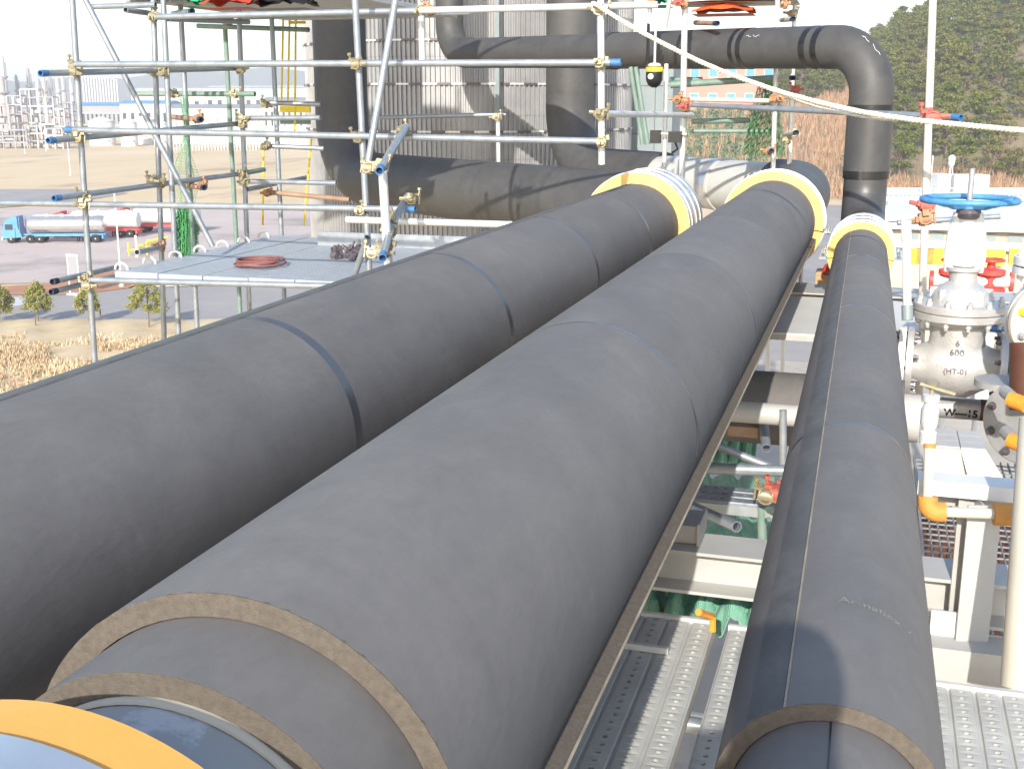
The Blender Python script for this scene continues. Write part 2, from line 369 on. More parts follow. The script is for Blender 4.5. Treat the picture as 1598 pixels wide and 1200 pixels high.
MB().sweep(cut(path2, sA - 0.02, sB + 0.05), 0.31, 40).build('bare_pipe', 'bare_pipe', p2)
for k in (0.95, 1.75):
    MB().shell(cut(path2, sA + k, sA + k + 0.16), 0.317, 0.3, 40).build('metal_strap', 'steel_cover', p2)
    MB().shell(cut(path2, sA + k - 0.03, sA + k), 0.33, 0.3, 40).build('collar', 'bare_pipe', p2)
ce = [sB + 0.02, sB + 0.45]
while ce[-1] < L2 - 1.3: ce.append(ce[-1] + 1.3)
ce.append(L2)
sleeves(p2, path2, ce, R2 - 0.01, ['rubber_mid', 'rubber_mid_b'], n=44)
bands(p2, path2, ce[1:-1], R2 - 0.01, 0.03, 'rubber_dark', 44)
# --- slim right pipe
p3 = thing('insulated_pipe', 'slim black rubber insulated pipe that rises in a tall arch of glossy elbows', 'pipe', (X3, 0, Z3))
w1 = Vector((X3 - 0.09, 11.6, Z3)); w2 = PD(1362, 73, 1.0)
dd = (w1.y)/(ray(1362, 73).y); w2 = Vector((w1.x, w1.y, (O + ray(1362, 73)*dd).z))
w3 = PD(702, 84, 16.7)
path3 = fillet([Vector((X3 + .035, -1.0, Z3)), w1, w2, w3, w3 + Vector((0, 0, 4.5))], [0.42, 0.44, 0.42], 14)
path3 = [p - Vector((X3, 0, Z3)) for p in path3]
S3 = arclen(path3); L3 = S3[-1]; o3 = 1.0; near3 = 1.885
sleeves(p3, path3, [o3 + near3, o3 + 3.75, o3 + 6.0, o3 + 8.0, o3 + 9.62], R3, ['rubber_b', 'rubber'], t=0.03)
bands(p3, path3, [o3 + 3.75, o3 + 6.0, o3 + 8.0], R3, 0.034)
strip(p3, path3, o3 + near3 + 0.003, o3 + 9.6, R3, R(-46), R(-25), 'strip_dark', 0.0018)
strip(p3, path3, o3 + near3 + 0.003, o3 + 9.6, R3, R(-24.6), R(-23.4), 'cream_seam', 0.002)
MB().shell(cut(path3, o3 + near3 - 0.0015, o3 + near3 + 0.004), R3 - 0.0004, R3 - 0.03, 64).build('foam_edge', 'foam_cut', p3)
MB().shell(cut(path3, 0.3, o3 + 2.4), R3 - 0.032, R3 - 0.06, 48).build('inner_sleeve', 'rubber_b', p3)
MB().sweep(cut(path3, 0.0, L3), R3 - 0.062, 24).build('steel_pipe', 'grey_board', p3)
strip(p3, path3, 0.3, o3 + near3, R3 - 0.032, R(-2), R(-1), 'black_tape', 0.001)
# riser and arch: positions along the path by nearest pixel point
def s_near(path, off, target):
    S = arclen(path); best = (1e9, 0)
    for k in range(0, int(S[-1]*50)):
        p = at_len(path, S, k/50) + off - O
        if p.dot(fwd) <= 0: continue
        px, py = W/2 + F*p.dot(right)/p.dot(fwd), HT/2 + F*p.dot(down)/p.dot(fwd)
        d = (px - target[0])**2 + (py - target[1])**2
        if k/50 > 9.5 and d < best[0]: best = (d, k/50)
    return best[1]
off3 = Vector((X3, 0, Z3))
sv = [s_near(path3, off3, t) for t in ((1362, 310), (1362, 268), (1362, 165), (1293, 73), (1168, 73), (960, 76), (790, 80), (715, 82))]
e3 = o3 + 10.38
sleeves(p3, path3, [e3, sv[0], sv[1]], R3 - 0.004, ['rubber_dark', 'rubber_dark'], n=40)
sleeves(p3, path3, [sv[1], sv[2]], R3 + 0.006, 'rubber_dark', n=40, name='insulation_sleeve')
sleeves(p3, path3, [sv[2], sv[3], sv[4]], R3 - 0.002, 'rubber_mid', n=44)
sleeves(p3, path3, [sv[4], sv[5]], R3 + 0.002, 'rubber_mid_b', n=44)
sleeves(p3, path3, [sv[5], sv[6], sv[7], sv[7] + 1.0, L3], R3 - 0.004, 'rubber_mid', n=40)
bands(p3, path3, [sv[2] - 0.03, sv[1] - 0.02], R3 + 0.006, 0.07, 'black_tape', 44, 0.0025)
bands(p3, path3, [sv[3] + 0.02, sv[3] + 0.165], R3, 0.072, 'black_tape', 44)
bands(p3, path3, [sv[4] - 0.03, sv[4] + 0.08], R3 + 0.002, 0.06, 'black_tape', 44)
bands(p3, path3, [sv[5] + 0.06], R3 + 0.012, 0.16, 'seam_tape', 44)
bands(p3, path3, [sv[6], sv[7]], R3 - 0.004, 0.05, 'rubber_dark', 40)
# chalk ticks on the arch and the printed maker's line round the front of the slim pipe
def scribble(parent, pts, off, r=0.0022):
    MB().sweep([Vector(p) for p in pts], r, 5).build('chalk_mark', 'chalk', parent)
def surf3(s, a, r):
    S = arclen(path3); p = at_len(path3, S, s); T = (at_len(path3, S, s + 0.02) - at_len(path3, S, s - 0.02)).normalized()
    v = (O - (p + off3)); v = (v - T*v.dot(T)).normalized()       # side that faces the camera
    return p + (Matrix.Rotation(a, 3, T) @ v)*r
for base in ((sv[4] - 0.12, 0.62), (sv[3] - 0.36, 0.8)):
    pts = []
    for k in range(9):
        pts.append(surf3(base[0] - k*0.022, base[1] + 0.06*math.sin(k*1.9), R3 + 0.003))
    scribble(p3, pts[:4], None); scribble(p3, pts[4:], None)
tm = text_mesh('Armaflex', 0.036)
def wrap_text(me, s, a0, parent, r, m):
    for v in me.vertices:
        x, y = v.co.x, v.co.y; a = a0 + x/r
        v.co = Vector((r*math.sin(a), s + y, r*math.cos(a)))
    me.materials.clear(); me.materials.append(MATS[m]); o = put('printed_lettering', me, parent)
    o.location = (0, -o3, 0); return o
wrap_text(tm, o3 + 2.33, R(18), p3, R3 + 0.0012, 'print_yellow')
tm = text_mesh('Armaflex', 0.030); wrap_text(tm, o3 + 2.335, R(58), p3, R3 + 0.0012, 'print_yellow')

# ================================================================== yellow foam saddles with sheet steel covers
def saddle(x, z, r, y, ln, rr, label, flip=False, open_=0.0):
    t = thing('pipe_support', label, 'pipe support', (x, y, z), group='foam lined pipe supports')
    pth = [Vector((0, 0, 0)), Vector((0, ln, 0))]
    MB().shell(pth, rr, r + 0.0035, 56, R(-98), R(98)).build('foam_half', 'orange_foam' if flip else 'yellow_foam', t)
    MB().shell(pth, rr, r + 0.0035, 56, R(99.5), R(260.5)).build('foam_half', 'orange_foam' if flip else 'yellow_foam', t)
    a, b = (0.012, ln + 0.01) if not flip else (-0.05, ln - 0.08)
    pc = [Vector((0, a, 0)), Vector((0, b, 0))]
    for a0, a1 in ((-95, 95), (100, 260)):
        c = MB().shell(pc, rr + 0.006, rr + 0.001, 56, R(a0), R(a1)).build('steel_cover', 'steel_cover', t)
        for k in range(3):
            yy = a + (b - a)*(0.15 + 0.32*k)
            MB().shell([Vector((0, yy, 0)), Vector((0, yy + 0.018, 0))], rr + 0.012, rr + 0.0055, 56, R(a0), R(a1)).build('strap', 'galv_white', c)
    for sx in (-1, 1):
        f = MB().box((sx*(rr + 0.035), (a + b)/2, -0.16*rr), (0.055, b - a, 0.008)).build('clamp_flange', 'steel_cover', t)
        for k in range(3):
            MB().lathe([(0.012, -0.02), (0.012, 0.02)], 6, (sx*(rr + 0.04), a + (b - a)*(0.2 + 0.3*k), -0.16*rr)).build('bolt', 'clamp_brass', f)
    MB().span((-rr*0.62, 0.03, -rr - 0.12), (-rr*0.58, ln, -rr*0.72)).build('shoe_plate', 'steel_paint', t)
    MB().span((rr*0.58, 0.03, -rr - 0.12), (rr*0.62, ln, -rr*0.72)).build('shoe_plate', 'steel_paint', t)
    MB().span((-rr*0.8, 0.02, -rr - 0.14), (rr*0.8, ln, -rr - 0.12)).build('base_plate', 'steel_paint', t)
    return t
saddle(X1, ZP, R1 - 0.004, 9.62, 0.72, R1 + 0.085, 'yellow foam lined steel saddle on the pipe that bends left')
saddle(X2, ZP, R2 - 0.004, 10.4, 0.32, R2 + 0.07, 'yellow foam lined steel saddle at the far end of the middle pipe')
saddle(X3 - .070, Z3, R3 - 0.004, 9.6, 0.8, R3 + 0.05, 'small yellow foam lined steel saddle under the tall arch pipe')
saddle(X2, ZP, 0.281, 0.40, 0.60, 0.385, 'orange foam lined steel saddle at the cut end of the pipe', True)

# ================================================================== scaffold beside the pipes
TR = 0.0243
def tube(parent, a, b, m='galvanized', r=TR, n=12, ends=(None, None), name='scaffold_tube'):
    """hollow scaffold tube from a to b, painted ends where asked"""
    a, b = Vector(a), Vector(b); d = (b - a).normalized()
    o = MB().shell([a, b], r, r*0.84, n).build(name, m, parent)
    for e, p, s in ((ends[0], a, 1), (ends[1], b, -1)):
        if e: MB().shell([p - d*0.001*s, p + d*0.075*s], r + 0.0012, r*0.80, n).build('painted_end', e, o)
    MB().tube(a + d*0.03, b - d*0.03, r*0.8, 8).build('tube_bore', 'tube_inside', o)
    return o
def T(parent, a, ya, b, yb, m='galvanized', r=TR, ends=(None, None), n=12):
    return tube(parent, PY(a[0], a[1], ya), PY(b[0], b[1], yb), m, r, n, ends)
def clamp_mesh(m):
    b = MB()
    b.shell([(0, -0.028, 0), (0, 0.028, 0)], TR + 0.008, TR + 0.001, 10)
    b.shell([(-0.028, 0, 0.0), (0.028, 0, 0.0)], TR + 0.007, TR + 0.001, 10)
    b.box((0.034, 0, 0.03), (0.03, 0.04, 0.014)); b.box((-0.036, 0.0, 0.0), (0.014, 0.034, 0.03))
    b.lathe([(0.006, -0.05), (0.006, 0.05)], 6, (0.045, 0, 0.02)); b.lathe([(0.013, 0.035), (0.013, 0.05)], 6, (0.045, 0, 0.02))
    b.lathe([(0.012, -0.03), (0.012, 0.01)], 6, (-0.05, 0.01, 0.0), 'X'); b.box((0.0, -0.04, 0.024), (0.03, 0.02, 0.03))
    return b.mesh('clamp', m)
CL = {k: clamp_mesh(k) for k in ('clamp_brass', 'clamp_rust', 'clamp_red', 'bolt_dark')}
def clamp(parent, px, y, m='clamp_brass', name='clamp', k=1.0):
    p = PY(px[0], px[1], y)
    return put(name, CL[m], parent, p, (rnd.uniform(-.3, .3), rnd.uniform(-.3, .3), rnd.choice([0, 1.57, 3.14]) + rnd.uniform(-.2, .2)), (1.15*k,)*3)

YS = 8.3
A = thing('scaffold', 'galvanized tube scaffold with plank platform in front of the corrugated vessel', 'scaffold')
def post(px_top, px_bot, y, z_bot, m='galvanized', r=TR, z_top=None, par=None):
    """upright through two picture points, carried down to a level"""
    a, b = PY(*px_top, y), PY(*px_bot, y); d = (b - a)/(b.z - a.z)
    lo = a + d*(z_bot - a.z); hi = a if z_top is None else a + d*(z_top - a.z)
    return tube(par or A, hi, lo, m, r)
ZD = zr(-5.6)                                     # deck below the pipes
post((109, -60), (147, 550), YS, ZD); post((551, -60), (575, 400), YS, ZD)
T(A, (937, -60), YS, (939, 257), YS, 'galv_white')
T(A, (118, 101), YS - .05, (969, 98), YS - .05, ends=(None, 'tube_blue'))
T(A, (103, 203), YS - .05, (940, 221), YS - .05, ends=('tube_blue', None))
T(A, (-60, 316), YS - .05, (648, 327), YS - .05, ends=(None, 'tube_blue'))
T(A, (140, 437), YS - .06, (640, 450), YS - .06)
T(A, (244, 27), YS + .4, (700, 16), YS + .4); T(A, (655, 17), YS + .3, (1026, 8), YS + .3, 'galv_white')
T(A, (655, -60), YS + .6, (659, 95), YS + .6, 'galv_white')
T(A, (624, -40), YS - .25, (572, 268), YS - .45); T(A, (574, 370), YS - .2, (553, 430), YS)
# tubes running back from the front row
T(A, (63, 115), 7.9, (374, 107), 10.8, ends=('tube_blue', None)); T(A, (75, 220), 7.9, (376, 193), 10.8, ends=('tube_blue', None))
T(A, (84, 310), 7.9, (378, 271), 10.8, ends=('tube_blue', None)); T(A, (378, 271), 10.75, (412, 265), 11.2, 'tube_green')
T(A, (82, 440), 7.9, (182, 417), 9.1, ends=('tube_inside', None)); T(A, (80, 456), 7.9, (184, 430), 9.0, ends=('tube_inside', None))
T(A, (214, 394), 8.6, (252, 386), 9.4)
T(A, (128, -10), 9.0, (332, 385), 9.3)
# second and rear rows
for t0, b0, y, m in (((237, -60), (252, 395), 9.45, 'galvanized'), ((252, -60), (273, 395), 9.35, 'galvanized'), ((278, -60), (303, 420), 10.2, 'galvanized'),
                     ((351, 40), (368, 360), 11.5, 'tube_green'), ((370, -60), (385, 365), 10.8, 'galvanized'), ((420, -60), (439, 360), 11.2, 'galvanized')):
    post(t0, b0, y, ZD, m)
T(A, (144, 11), 9.4, (243, 8), 9.4); T(A, (196, 16), 9.2, (244, 23), 9.7); T(A, (210, 147), 10.4, (398, 147), 10.4, 'tube_green')
T(A, (308, 41), 11.3, (482, 47), 11.3, 'tube_green'); T(A, (262, 30), 9.6, (388, 35), 10.9)
T(A, (372, 185), 10.75, (500, 184), 10.75); T(A, (374, 283), 10.75, (525, 286), 10.75)
T(A, (413, 161), 11.15, (500, 163), 11.3); T(A, (412, 228), 11.15, (505, 232), 11.3)
T(A, (417, 300), 11.15, (545, 312), 11.3, 'tube_rust'); T(A, (385, 296), 10.8, (480, 277), 12.4)
T(A, (314, 187), 9.4, (270, 183), 10.3, 'tube_rust', ends=('tube_inside', None)); T(A, (319, 293), 9.4, (285, 289), 10.3, 'tube_rust', ends=('tube_inside', None))
T(A, (300, 18), 9.2, (270, 22), 10.2, 'galvanized', ends=('tube_inside', None))
# thick short post with its couplers and the tubes that point at the camera
tube(A, PY(597, 266, 7.3), PY(607, 430, 7.3), 'galv_white', 0.030)
T(A, (592, 267), 6.85, (634, 198), 8.2, 'galvanized', 0.0262, ends=('tube_blue', None)); T(A, (597, 403), 6.85, (613, 345), 7.6, 'galvanized', 0.0262, ends=('tube_blue', None))
T(A, (541, 343), 7.75, (800, 351), 7.75, 'galv_white'); T(A, (637, 306), 7.9, (612, 348), 7.5, 'galvanized', 0.026)
for px, y, m in (((116, 104), YS - .03, 'clamp_brass'), ((117, 113), YS - .06, 'clamp_brass'), ((122, 207), YS - .04, 'clamp_brass'), ((123, 216), YS - .07, 'clamp_brass'),
                 ((129, 309), YS - .05, 'clamp_brass'), ((130, 320), YS - .08, 'clamp_brass'), ((136, 434), YS - .04, 'clamp_brass'), ((137, 446), YS - .07, 'clamp_brass'),
                 ((557, 100), YS - .05, 'clamp_brass'), ((560, 214), YS - .03, 'clamp_brass'), ((563, 329), YS - .05, 'clamp_brass'),
                 ((937, 100), YS - .05, 'clamp_brass'), ((938, 178), YS - .03, 'clamp_brass'), ((939, 222), YS - .05, 'clamp_brass'), ((935, 17), YS, 'clamp_brass'),
                 ((657, 17), YS + .4, 'clamp_brass'), ((671, 16), YS + .35, 'clamp_rust'), ((575, 263), 7.45, 'clamp_brass'), ((594, 258), 7.1, 'clamp_brass'),
                 ((598, 394), 7.05, 'clamp_brass'), ((581, 395), 7.3, 'clamp_brass'), ((604, 385), 7.2, 'clamp_brass'), ((608, 362), 7.45, 'clamp_brass'),
                 ((610, 346), 7.55, 'clamp_brass'), ((629, 204), YS - .1, 'clamp_brass'), ((643, 311), 7.8, 'clamp_brass'),
                 ((239, 27), 9.4, 'clamp_brass'), ((241, 113), 9.4, 'clamp_brass'), ((256, 113), 9.3, 'clamp_brass'), ((250, 287), 9.35, 'clamp_brass'), ((237, 282), 9.3, 'clamp_brass'),
                 ((376, 109), 10.7, 'clamp_brass'), ((376, 184), 10.7, 'clamp_brass'), ((379, 195), 10.7, 'clamp_brass'), ((378, 272), 10.7, 'clamp_brass'), ((380, 285), 10.7, 'clamp_brass'),
                 ((357, 34), 11.3, 'clamp_rust'), ((295, 288), 9.9, 'clamp_brass'), ((309, 186), 9.6, 'clamp_rust'), ((316, 290), 9.6, 'clamp_rust'), ((268, 147), 10.3, 'clamp_brass'), ((366, 147), 10.4, 'clamp_brass'),
                 ((250, 385), 9.4, 'clamp_rust'), ((414, 163), 11.1, 'clamp_brass'), ((414, 229), 11.1, 'clamp_brass'), ((418, 301), 11.1, 'clamp_rust')):
    clamp(A, px, y, m)

# perforated steel planks: one mesh for every plank of a length
def plank_mesh(name, ln, wd, rows, pitch, m, hole=0.011, dz=0.006, fl=.10):
    b = MB(); cw = wd/rows; n = int(ln/pitch)
    for i in range(rows):
        x0 = -wd/2 + i*cw; xa, xb = x0 + cw*fl, x0 + cw*(1 - fl); xm = (xa + xb)/2
        b.add([(x0, 0, -dz), (xa - .004, 0, -dz), (xa - .004, ln, -dz), (x0, ln, -dz)], [(0, 1, 2, 3)])
        b.add([(xb + .004, 0, -dz), (x0 + cw, 0, -dz), (x0 + cw, ln, -dz), (xb + .004, ln, -dz)], [(0, 1, 2, 3)])
        b.add([(xa - .004, 0, -dz), (xa, 0, 0), (xa, ln, 0), (xa - .004, ln, -dz)], [(0, 1, 2, 3)])
        b.add([(xb, 0, 0), (xb + .004, 0, -dz), (xb + .004, ln, -dz), (xb, ln, 0)], [(0, 1, 2, 3)])
        for k in range(n):
            y0, y1 = ln*k/n, ln*(k + 1)/n; ym = (y0 + y1)/2; v = [(xa, y0, 0), (xm, y0, 0), (xb, y0, 0), (xb, ym, 0), (xb, y1, 0), (xm, y1, 0), (xa, y1, 0), (xa, ym, 0)]
            hh = [(xm + hole*math.cos(a), ym + hole*math.sin(a), 0.002) for a in [R(225 + 45*j) for j in range(8)]]
            h2 = [(p[0], p[1], -0.012) for p in hh]
            b.add(v + hh + h2, [(j, (j + 1) % 8, 8 + (j + 1) % 8, 8 + j) for j in range(8)] + [(8 + j, 8 + (j + 1) % 8, 16 + (j + 1) % 8, 16 + j) for j in range(8)])
    b.add([(-wd/2, 0, -.045), (wd/2, 0, -.045), (wd/2, ln, -.045), (-wd/2, ln, -.045)], [(0, 1, 2, 3)])  # underside sheet added to shut out light so the holes look dark
    for y in (-.0015, ln + .0015): b.add([(-wd/2, y, .001), (wd/2, y, .001), (wd/2, y, -.05), (-wd/2, y, -.05)], [(0, 1, 2, 3)])
    for x in (-wd/2, wd/2):
        b.add([(x, 0, -dz), (x, ln, -dz), (x, ln, -dz - .04), (x, 0, -dz - .04)], [(0, 1, 2, 3)])
    me = bpy.data.meshes.new(name); me.from_pydata(b.v, [], b.f); me.materials.append(MATS[m]); return me
PL = plank_mesh('perforated_sheet', 3.0, 0.40, 5, 0.055, 'galv_deck')
def plank(parent, loc, rz=0.0, name='plank', me=PL):
    o = put(name, me, parent, loc, (0, 0, rz)); return o
zpl = PY(300, 436, YS).z + 0.035
xl, xr = PY(182, 440, YS).x, PY(640, 440, YS).x
yb = PZ(330, 366, zpl).y
n = int((xr - xl)/0.41) + 1
PLd = plank_mesh('perforated_sheet', min(4.6, yb - YS + .1), 0.40, 6, 0.062, 'galv_light', 0.006, 0.002, .04)
for k in range(n + 3):
    o = plank(A, (xl + 0.205 + 0.408*k, YS - 0.02, zpl + rnd.uniform(-.004, .004)), 0, 'plank', PLd)
for k in range(7):                                   # bent hooks along the open edge of the platform
    p = Vector((xl - 0.015, YS + 0.1 + k*(yb - YS)/6.5, zpl))
    MB().sweep([p + Vector((0.06*math.cos(a), 0, 0.055*math.sin(a))) for a in [math.pi*j/7 for j in range(8)]], 0.011, 6).build('plank_hook', 'galv_white', A)
for yy in (YS + 0.9, YS + 2.4):
    tube(A, (xl - .25, yy, zpl - 0.075), (xr + .3, yy, zpl - 0.075))
MB().box(((xl + xr)/2 + .7, yb - 0.5, zpl + 0.05), (2.4, 0.03, 0.16)).build('toe_board', 'galvanized', A)
# platform overhead with its tarpaulins
up = PY(360, 8, 10.0); zu = up.z
PLu = plank_mesh('perforated_sheet', 3.0, 0.40, 5, 0.11, 'galv_deck')
xa_, xb_ = PY(268, 8, 10.0).x, PY(492, 8, 10.0).x
for k in range(5): plank(A, (xa_ + 0.05 + 0.41*k, 9.5, zu + 0.07), 0, 'plank', PLu)
tube(A, (xa_ - .2, 9.6, zu + 0.015), (xb_ + .9, 9.6, zu + 0.015)); tube(A, (xa_ - .2, 11.6, zu), (xb_ + .9, 11.6, zu))
def tarp(name, c, size, m, label, cat='tarpaulin', seed=1):
    b = MB(); g = 10; r_ = random.Random(seed); hx, hy, hz = size
    top = [[Vector(((i/g - .5)*hx, (j/g - .5)*hy, hz*(0.55 + 0.45*r_.random())*math.sin(math.pi*min(max(i/g, .06), .94))**.5*math.sin(math.pi*min(max(j/g, .06), .94))**.5)) for j in range(g + 1)] for i in range(g + 1)]
    vs_ = [p for row in top for p in row] + [Vector((p.x, p.y, 0)) for row in top for p in row]; m_ = (g + 1)**2
    fs_ = [(i*(g + 1) + j, (i + 1)*(g + 1) + j, (i + 1)*(g + 1) + j + 1, i*(g + 1) + j + 1) for i in range(g) for j in range(g)]
    fs_ += [tuple(m_ + q for q in f[::-1]) for f in fs_]
    b.add(vs_, fs_); o = b.build(name, m, None, 60, c); return tag(o, label, cat)
tarp('tarpaulin', PY(352, 13, 9.3) + Vector((0, .1, 0)), (0.46, 0.3, 0.2), 'tarp_red', 'folded red tarpaulin on the high platform above the scaffold', seed=2)
tarp('tarpaulin', PY(297, 11, 9.3) + Vector((0, .1, 0)), (0.17, 0.3, 0.2), 'tarp_green', 'small green tarpaulin bundle beside the folded red tarpaulin', seed=3)
tarp('tarpaulin', PY(432, 14, 9.3) + Vector((0, .1, 0)), (0.55, 0.3, 0.2), 'black_plastic', 'black plastic sheet folded on the high platform beside a pipe riser', 'sheet', seed=4)

# unseen scaffold lift added above the view: deck and sheet placed to shade the risers
for k in range(8): plank(A, (-8.0 + .41*k, 9.4, zr(2.35)), 0, 'plank', PLu)
for yy in (9.6, 11.9): tube(A, (-8.4, yy, zr(2.3)), (-4.2, yy, zr(2.3)))
MB().box((-6.55, 9.38, zr(2.75)), (2.0, .01, 2.3)).build('shade_sheet', 'tarp_green', A)
for xx in (-7.5, -5.6): tube(A, (xx, 9.42, zr(1.2)), (xx, 9.42, zr(4.2)))
# twisted green debris net hanging among the posts
def net_sheet(name, rows, m, parent=None, cell=0.03, wire=0.0018, label=None, cat=None):
    """open mesh of real cords draped over a grid of points"""
    b = MB(); nr, nc = len(rows), len(rows[0])
    for i in range(nr):
        for j in range(nc):
            p = Vector(rows[i][j])
            for q in ([rows[i+1][j]] if i + 1 < nr else []) + ([rows[i][j+1]] if j + 1 < nc else []):
                q = Vector(q); d = (q - p).normalized(); s_ = d.cross(Vector((.3, -.9, .2))).normalized()*wire; t2 = d.cross(s_).normalized()*wire
                b.add([p + s_, p - s_*.5 + t2*.87, p - s_*.5 - t2*.87, q + s_, q - s_*.5 + t2*.87, q - s_*.5 - t2*.87], [(0, 1, 4, 3), (1, 2, 5, 4), (2, 0, 3, 5)])
    o = b.build(name, m, parent, 0)
    if label: tag(o, label, cat)
    return o
def hanging_net(pts, widths, m, label, yspan=0.12, seed=1, nr=60, nc=14, wire=0.0018):
    r_ = random.Random(seed); S = arclen(pts); rows = []
    for i in range(nr):
        s = S[-1]*i/(nr - 1); c = at_len(pts, S, s); u = i/(nr - 1)*(len(widths) - 1); k = min(int(u), len(widths) - 2); w = widths[k]*(1 - u + k) + widths[k+1]*(u - k)
        rows.append([c + Vector(((j/(nc - 1) - .5)*w, yspan*math.sin(j*1.7 + i*.13)*w, .01*math.sin(j*2.1 + i))) for j in range(nc)])
    return net_sheet('debris_net', rows, m, None, wire=wire, label=label, cat='net')
hanging_net([PY(287, 150, 10.1), PY(290, 188, 10.1), PY(288, 250, 10.1), PY(290, 300, 10.1), PY(292, 396, 10.1)], [0.10, 0.03, 0.28, 0.12, 0.14], 'net_bright', 'pale green debris net twisted round a scaffold post', wire=0.0016)
hanging_net([PY(291, 318, 10.3), PY(290, 350, 10.3), PY(293, 398, 10.3)], [0.10, 0.16, 0.12], 'net_bright', 'thick green net bundle standing on the scaffold platform edge', 0.9, 5, 90, 22, 0.003)
# yellow ladder against the vessel
lad = thing('ladder', 'narrow yellow steel ladder between scaffold and corrugated vessel', 'ladder')
for a, b in (((443, -20), (439, 165)), ((453, -20), (449, 165)), ((462, -20), (460, 205)), ((411, 225), (410, 352)), ((486, 215), (474, 352)), ((436, 222), (436, 232))):
    d = (PY(*b, 11.8) - PY(*a, 11.8)); MB().tube(PY(*a, 11.8), PY(*b, 11.8), 0.011, 6).build('stile', 'yellow_paint', lad)
MB().span(PY(437, 176, 11.8), PY(483, 166, 11.8) + Vector((0, .03, 0))).build('crossbar', 'yellow_paint', lad)
MB().span(PY(437, 194, 11.95), PY(483, 187, 11.95) + Vector((0, .03, 0))).build('crossbar', 'tube_green', lad)
MB().span(PY(450, 38, 11.8), PY(475, 33, 11.8) + Vector((0, .03, 0))).build('crossbar', 'yellow_paint', lad)

# ================================================================== corrugated vessel
vc = PD(733, 150, 20.9); VR = 2.82
ves = thing('vessel', 'round vessel clad in vertical corrugated aluminium sheet behind the risers', 'vessel', (vc.x, vc.y, zpl - 1.2))
lv = [PD(733, y, 18.0).z - (zpl - 1.2) for y in (520, 330, 252, 207, 181, 131, 88, 62, 18)] + [6.5]
NC = 230
def course(z0, z1, r):
    vs_ = []
    prof = ((0.0, 0), (0.30, 0), (0.42, 1), (0.72, 1), (0.84, 0))
    for z in (z0, z1):
        for i in range(NC):
            for f_, h in prof:
                a = 2*math.pi*(i + f_)/NC; rr = r + 0.034*h; vs_.append((rr*math.cos(a), rr*math.sin(a), z))
    m_ = NC*5; return MB().add(vs_, [(i, (i + 1) % m_, m_ + (i + 1) % m_, m_ + i) for i in range(m_)])
for i, (z0, z1) in enumerate(zip(lv, lv[1:])):
    course(z0, z1 - 0.004, VR - 0.006*(i % 2)).build('cladding_course', 'corrugated', ves, 0)
MB().lathe([(VR - .03, lv[0]), (VR - .03, lv[-1])], 48).build('insulation', 'grey_panel', ves)
for z in (lv[3], lv[5], lv[7]):
    MB().lathe([(VR + .030, z - .014), (VR + .040, z - .014), (VR + .040, z + .014), (VR + .030, z + .014)], 96, close=False).build('band', 'galv_white', ves)
    for k in range(0, 120, 3):
        a = 2*math.pi*(k + (0.7 if z == lv[5] else 0))/120
        MB().box((0, 0, 0), (0.03, 0.22, 0.036)).build('buckle', 'bolt_dark', ves).matrix_basis = Matrix.Translation((math.cos(a)*(VR + .036), math.sin(a)*(VR + .036), z)) @ Matrix.Rotation(a, 4, 'Z')
for px, w_ in ((777, .05),):
    p = PD(px, 150, 17.95); MB().box((p.x - vc.x, p.y - vc.y, 2.6), (0.06, 0.06, 5.4)).build('conduit', 'grey_panel', ves)
T(A, (578, 184), 13.4, (790, 179), 13.6, 'galvanized'); T(A, (777, 184), 13.5, (778, 260), 13.5, 'galv_white'); clamp(A, (775, 183), 13.45)

# grey cabinet beside the vessel
cabp = PD(1012, 235, 21.5)
cab = thing('equipment_cabinet', 'smooth grey steel cabinet beside the corrugated vessel', 'cabinet', (cabp.x, cabp.y, cabp.z - 1.4))
zt = PD(1012, 60, 21.5).z - cab.location.z
w0 = (PD(1046, 200, 21.5) - PD(975, 200, 21.5)).length
for k in range(4):
    MB().box((0, 0.6, (k + .5)*zt/4), (w0, 1.2, zt/4 - 0.012)).build('panel', 'grey_panel', cab)
    MB().box((w0*.12, -0.004, (k + .5)*zt/4), (0.012, 0.012, zt/4 - .05)).build('seam', 'bolt_dark', cab)
MB().box((0, 0.6, zt/2), (w0 - .03, 1.17, zt - .01)).build('core', 'bolt_dark', cab)
T(A, (992, 105), 12.6, (1011, 226), 12.6, 'tube_green'); T(A, (984, 105), 12.7, (1003, 226), 12.7, 'tube_green')
T(A, (938, 178), YS + .05, (1080, 180), 12.0, 'galv_white')

# rear scaffold at the right with orange and green gear
Bs = thing('scaffold', 'rusty clamped scaffold behind the arch pipe with orange raft on top', 'scaffold')
def T2(a, ya, b, yb, m='galv_white', r=TR, ends=(None, None)): return tube(Bs, PY(*a, ya), PY(*b, yb), m, r, 12, ends)
for t0, b0, y, r in (((1070, -60), (1072, 245), 12.3, 0.032), ((1215, -60), (1217, 260), 12.8, TR), ((1241, -10), (1240, 260), 13.4, TR), ((1040, 100), (1040, 250), 13.0, TR)):
    a, b = PY(*t0, y), PY(*b0, y); tube(Bs, a, Vector((b.x, b.y, zr(-3.5))), 'galv_white', r)
T2((1014, -40), 12.2, (1014, 44), 12.2); T2((1052, -40), 12.0, (1038, 44), 12.2)
T2((1058, 155), 12.2, (1216, 158), 12.7, 'cream_paint'); T2((1080, 164), 11.7, (1500, 184), 9.2, 'galvanized', ends=(None, 'tube_blue'))
T2((1046, 133), 12.9, (1215, 122), 13.2, 'tube_green', 0.035); T2((1045, 125), 13.2, (1096, 125), 13.2, 'tube_green', 0.03)
T2((1080, 190), 13.8, (1170, 188), 13.8, 'tube_green', 0.03); T2((1080, 205), 13.6, (1205, 205), 13.6, 'tube_green')
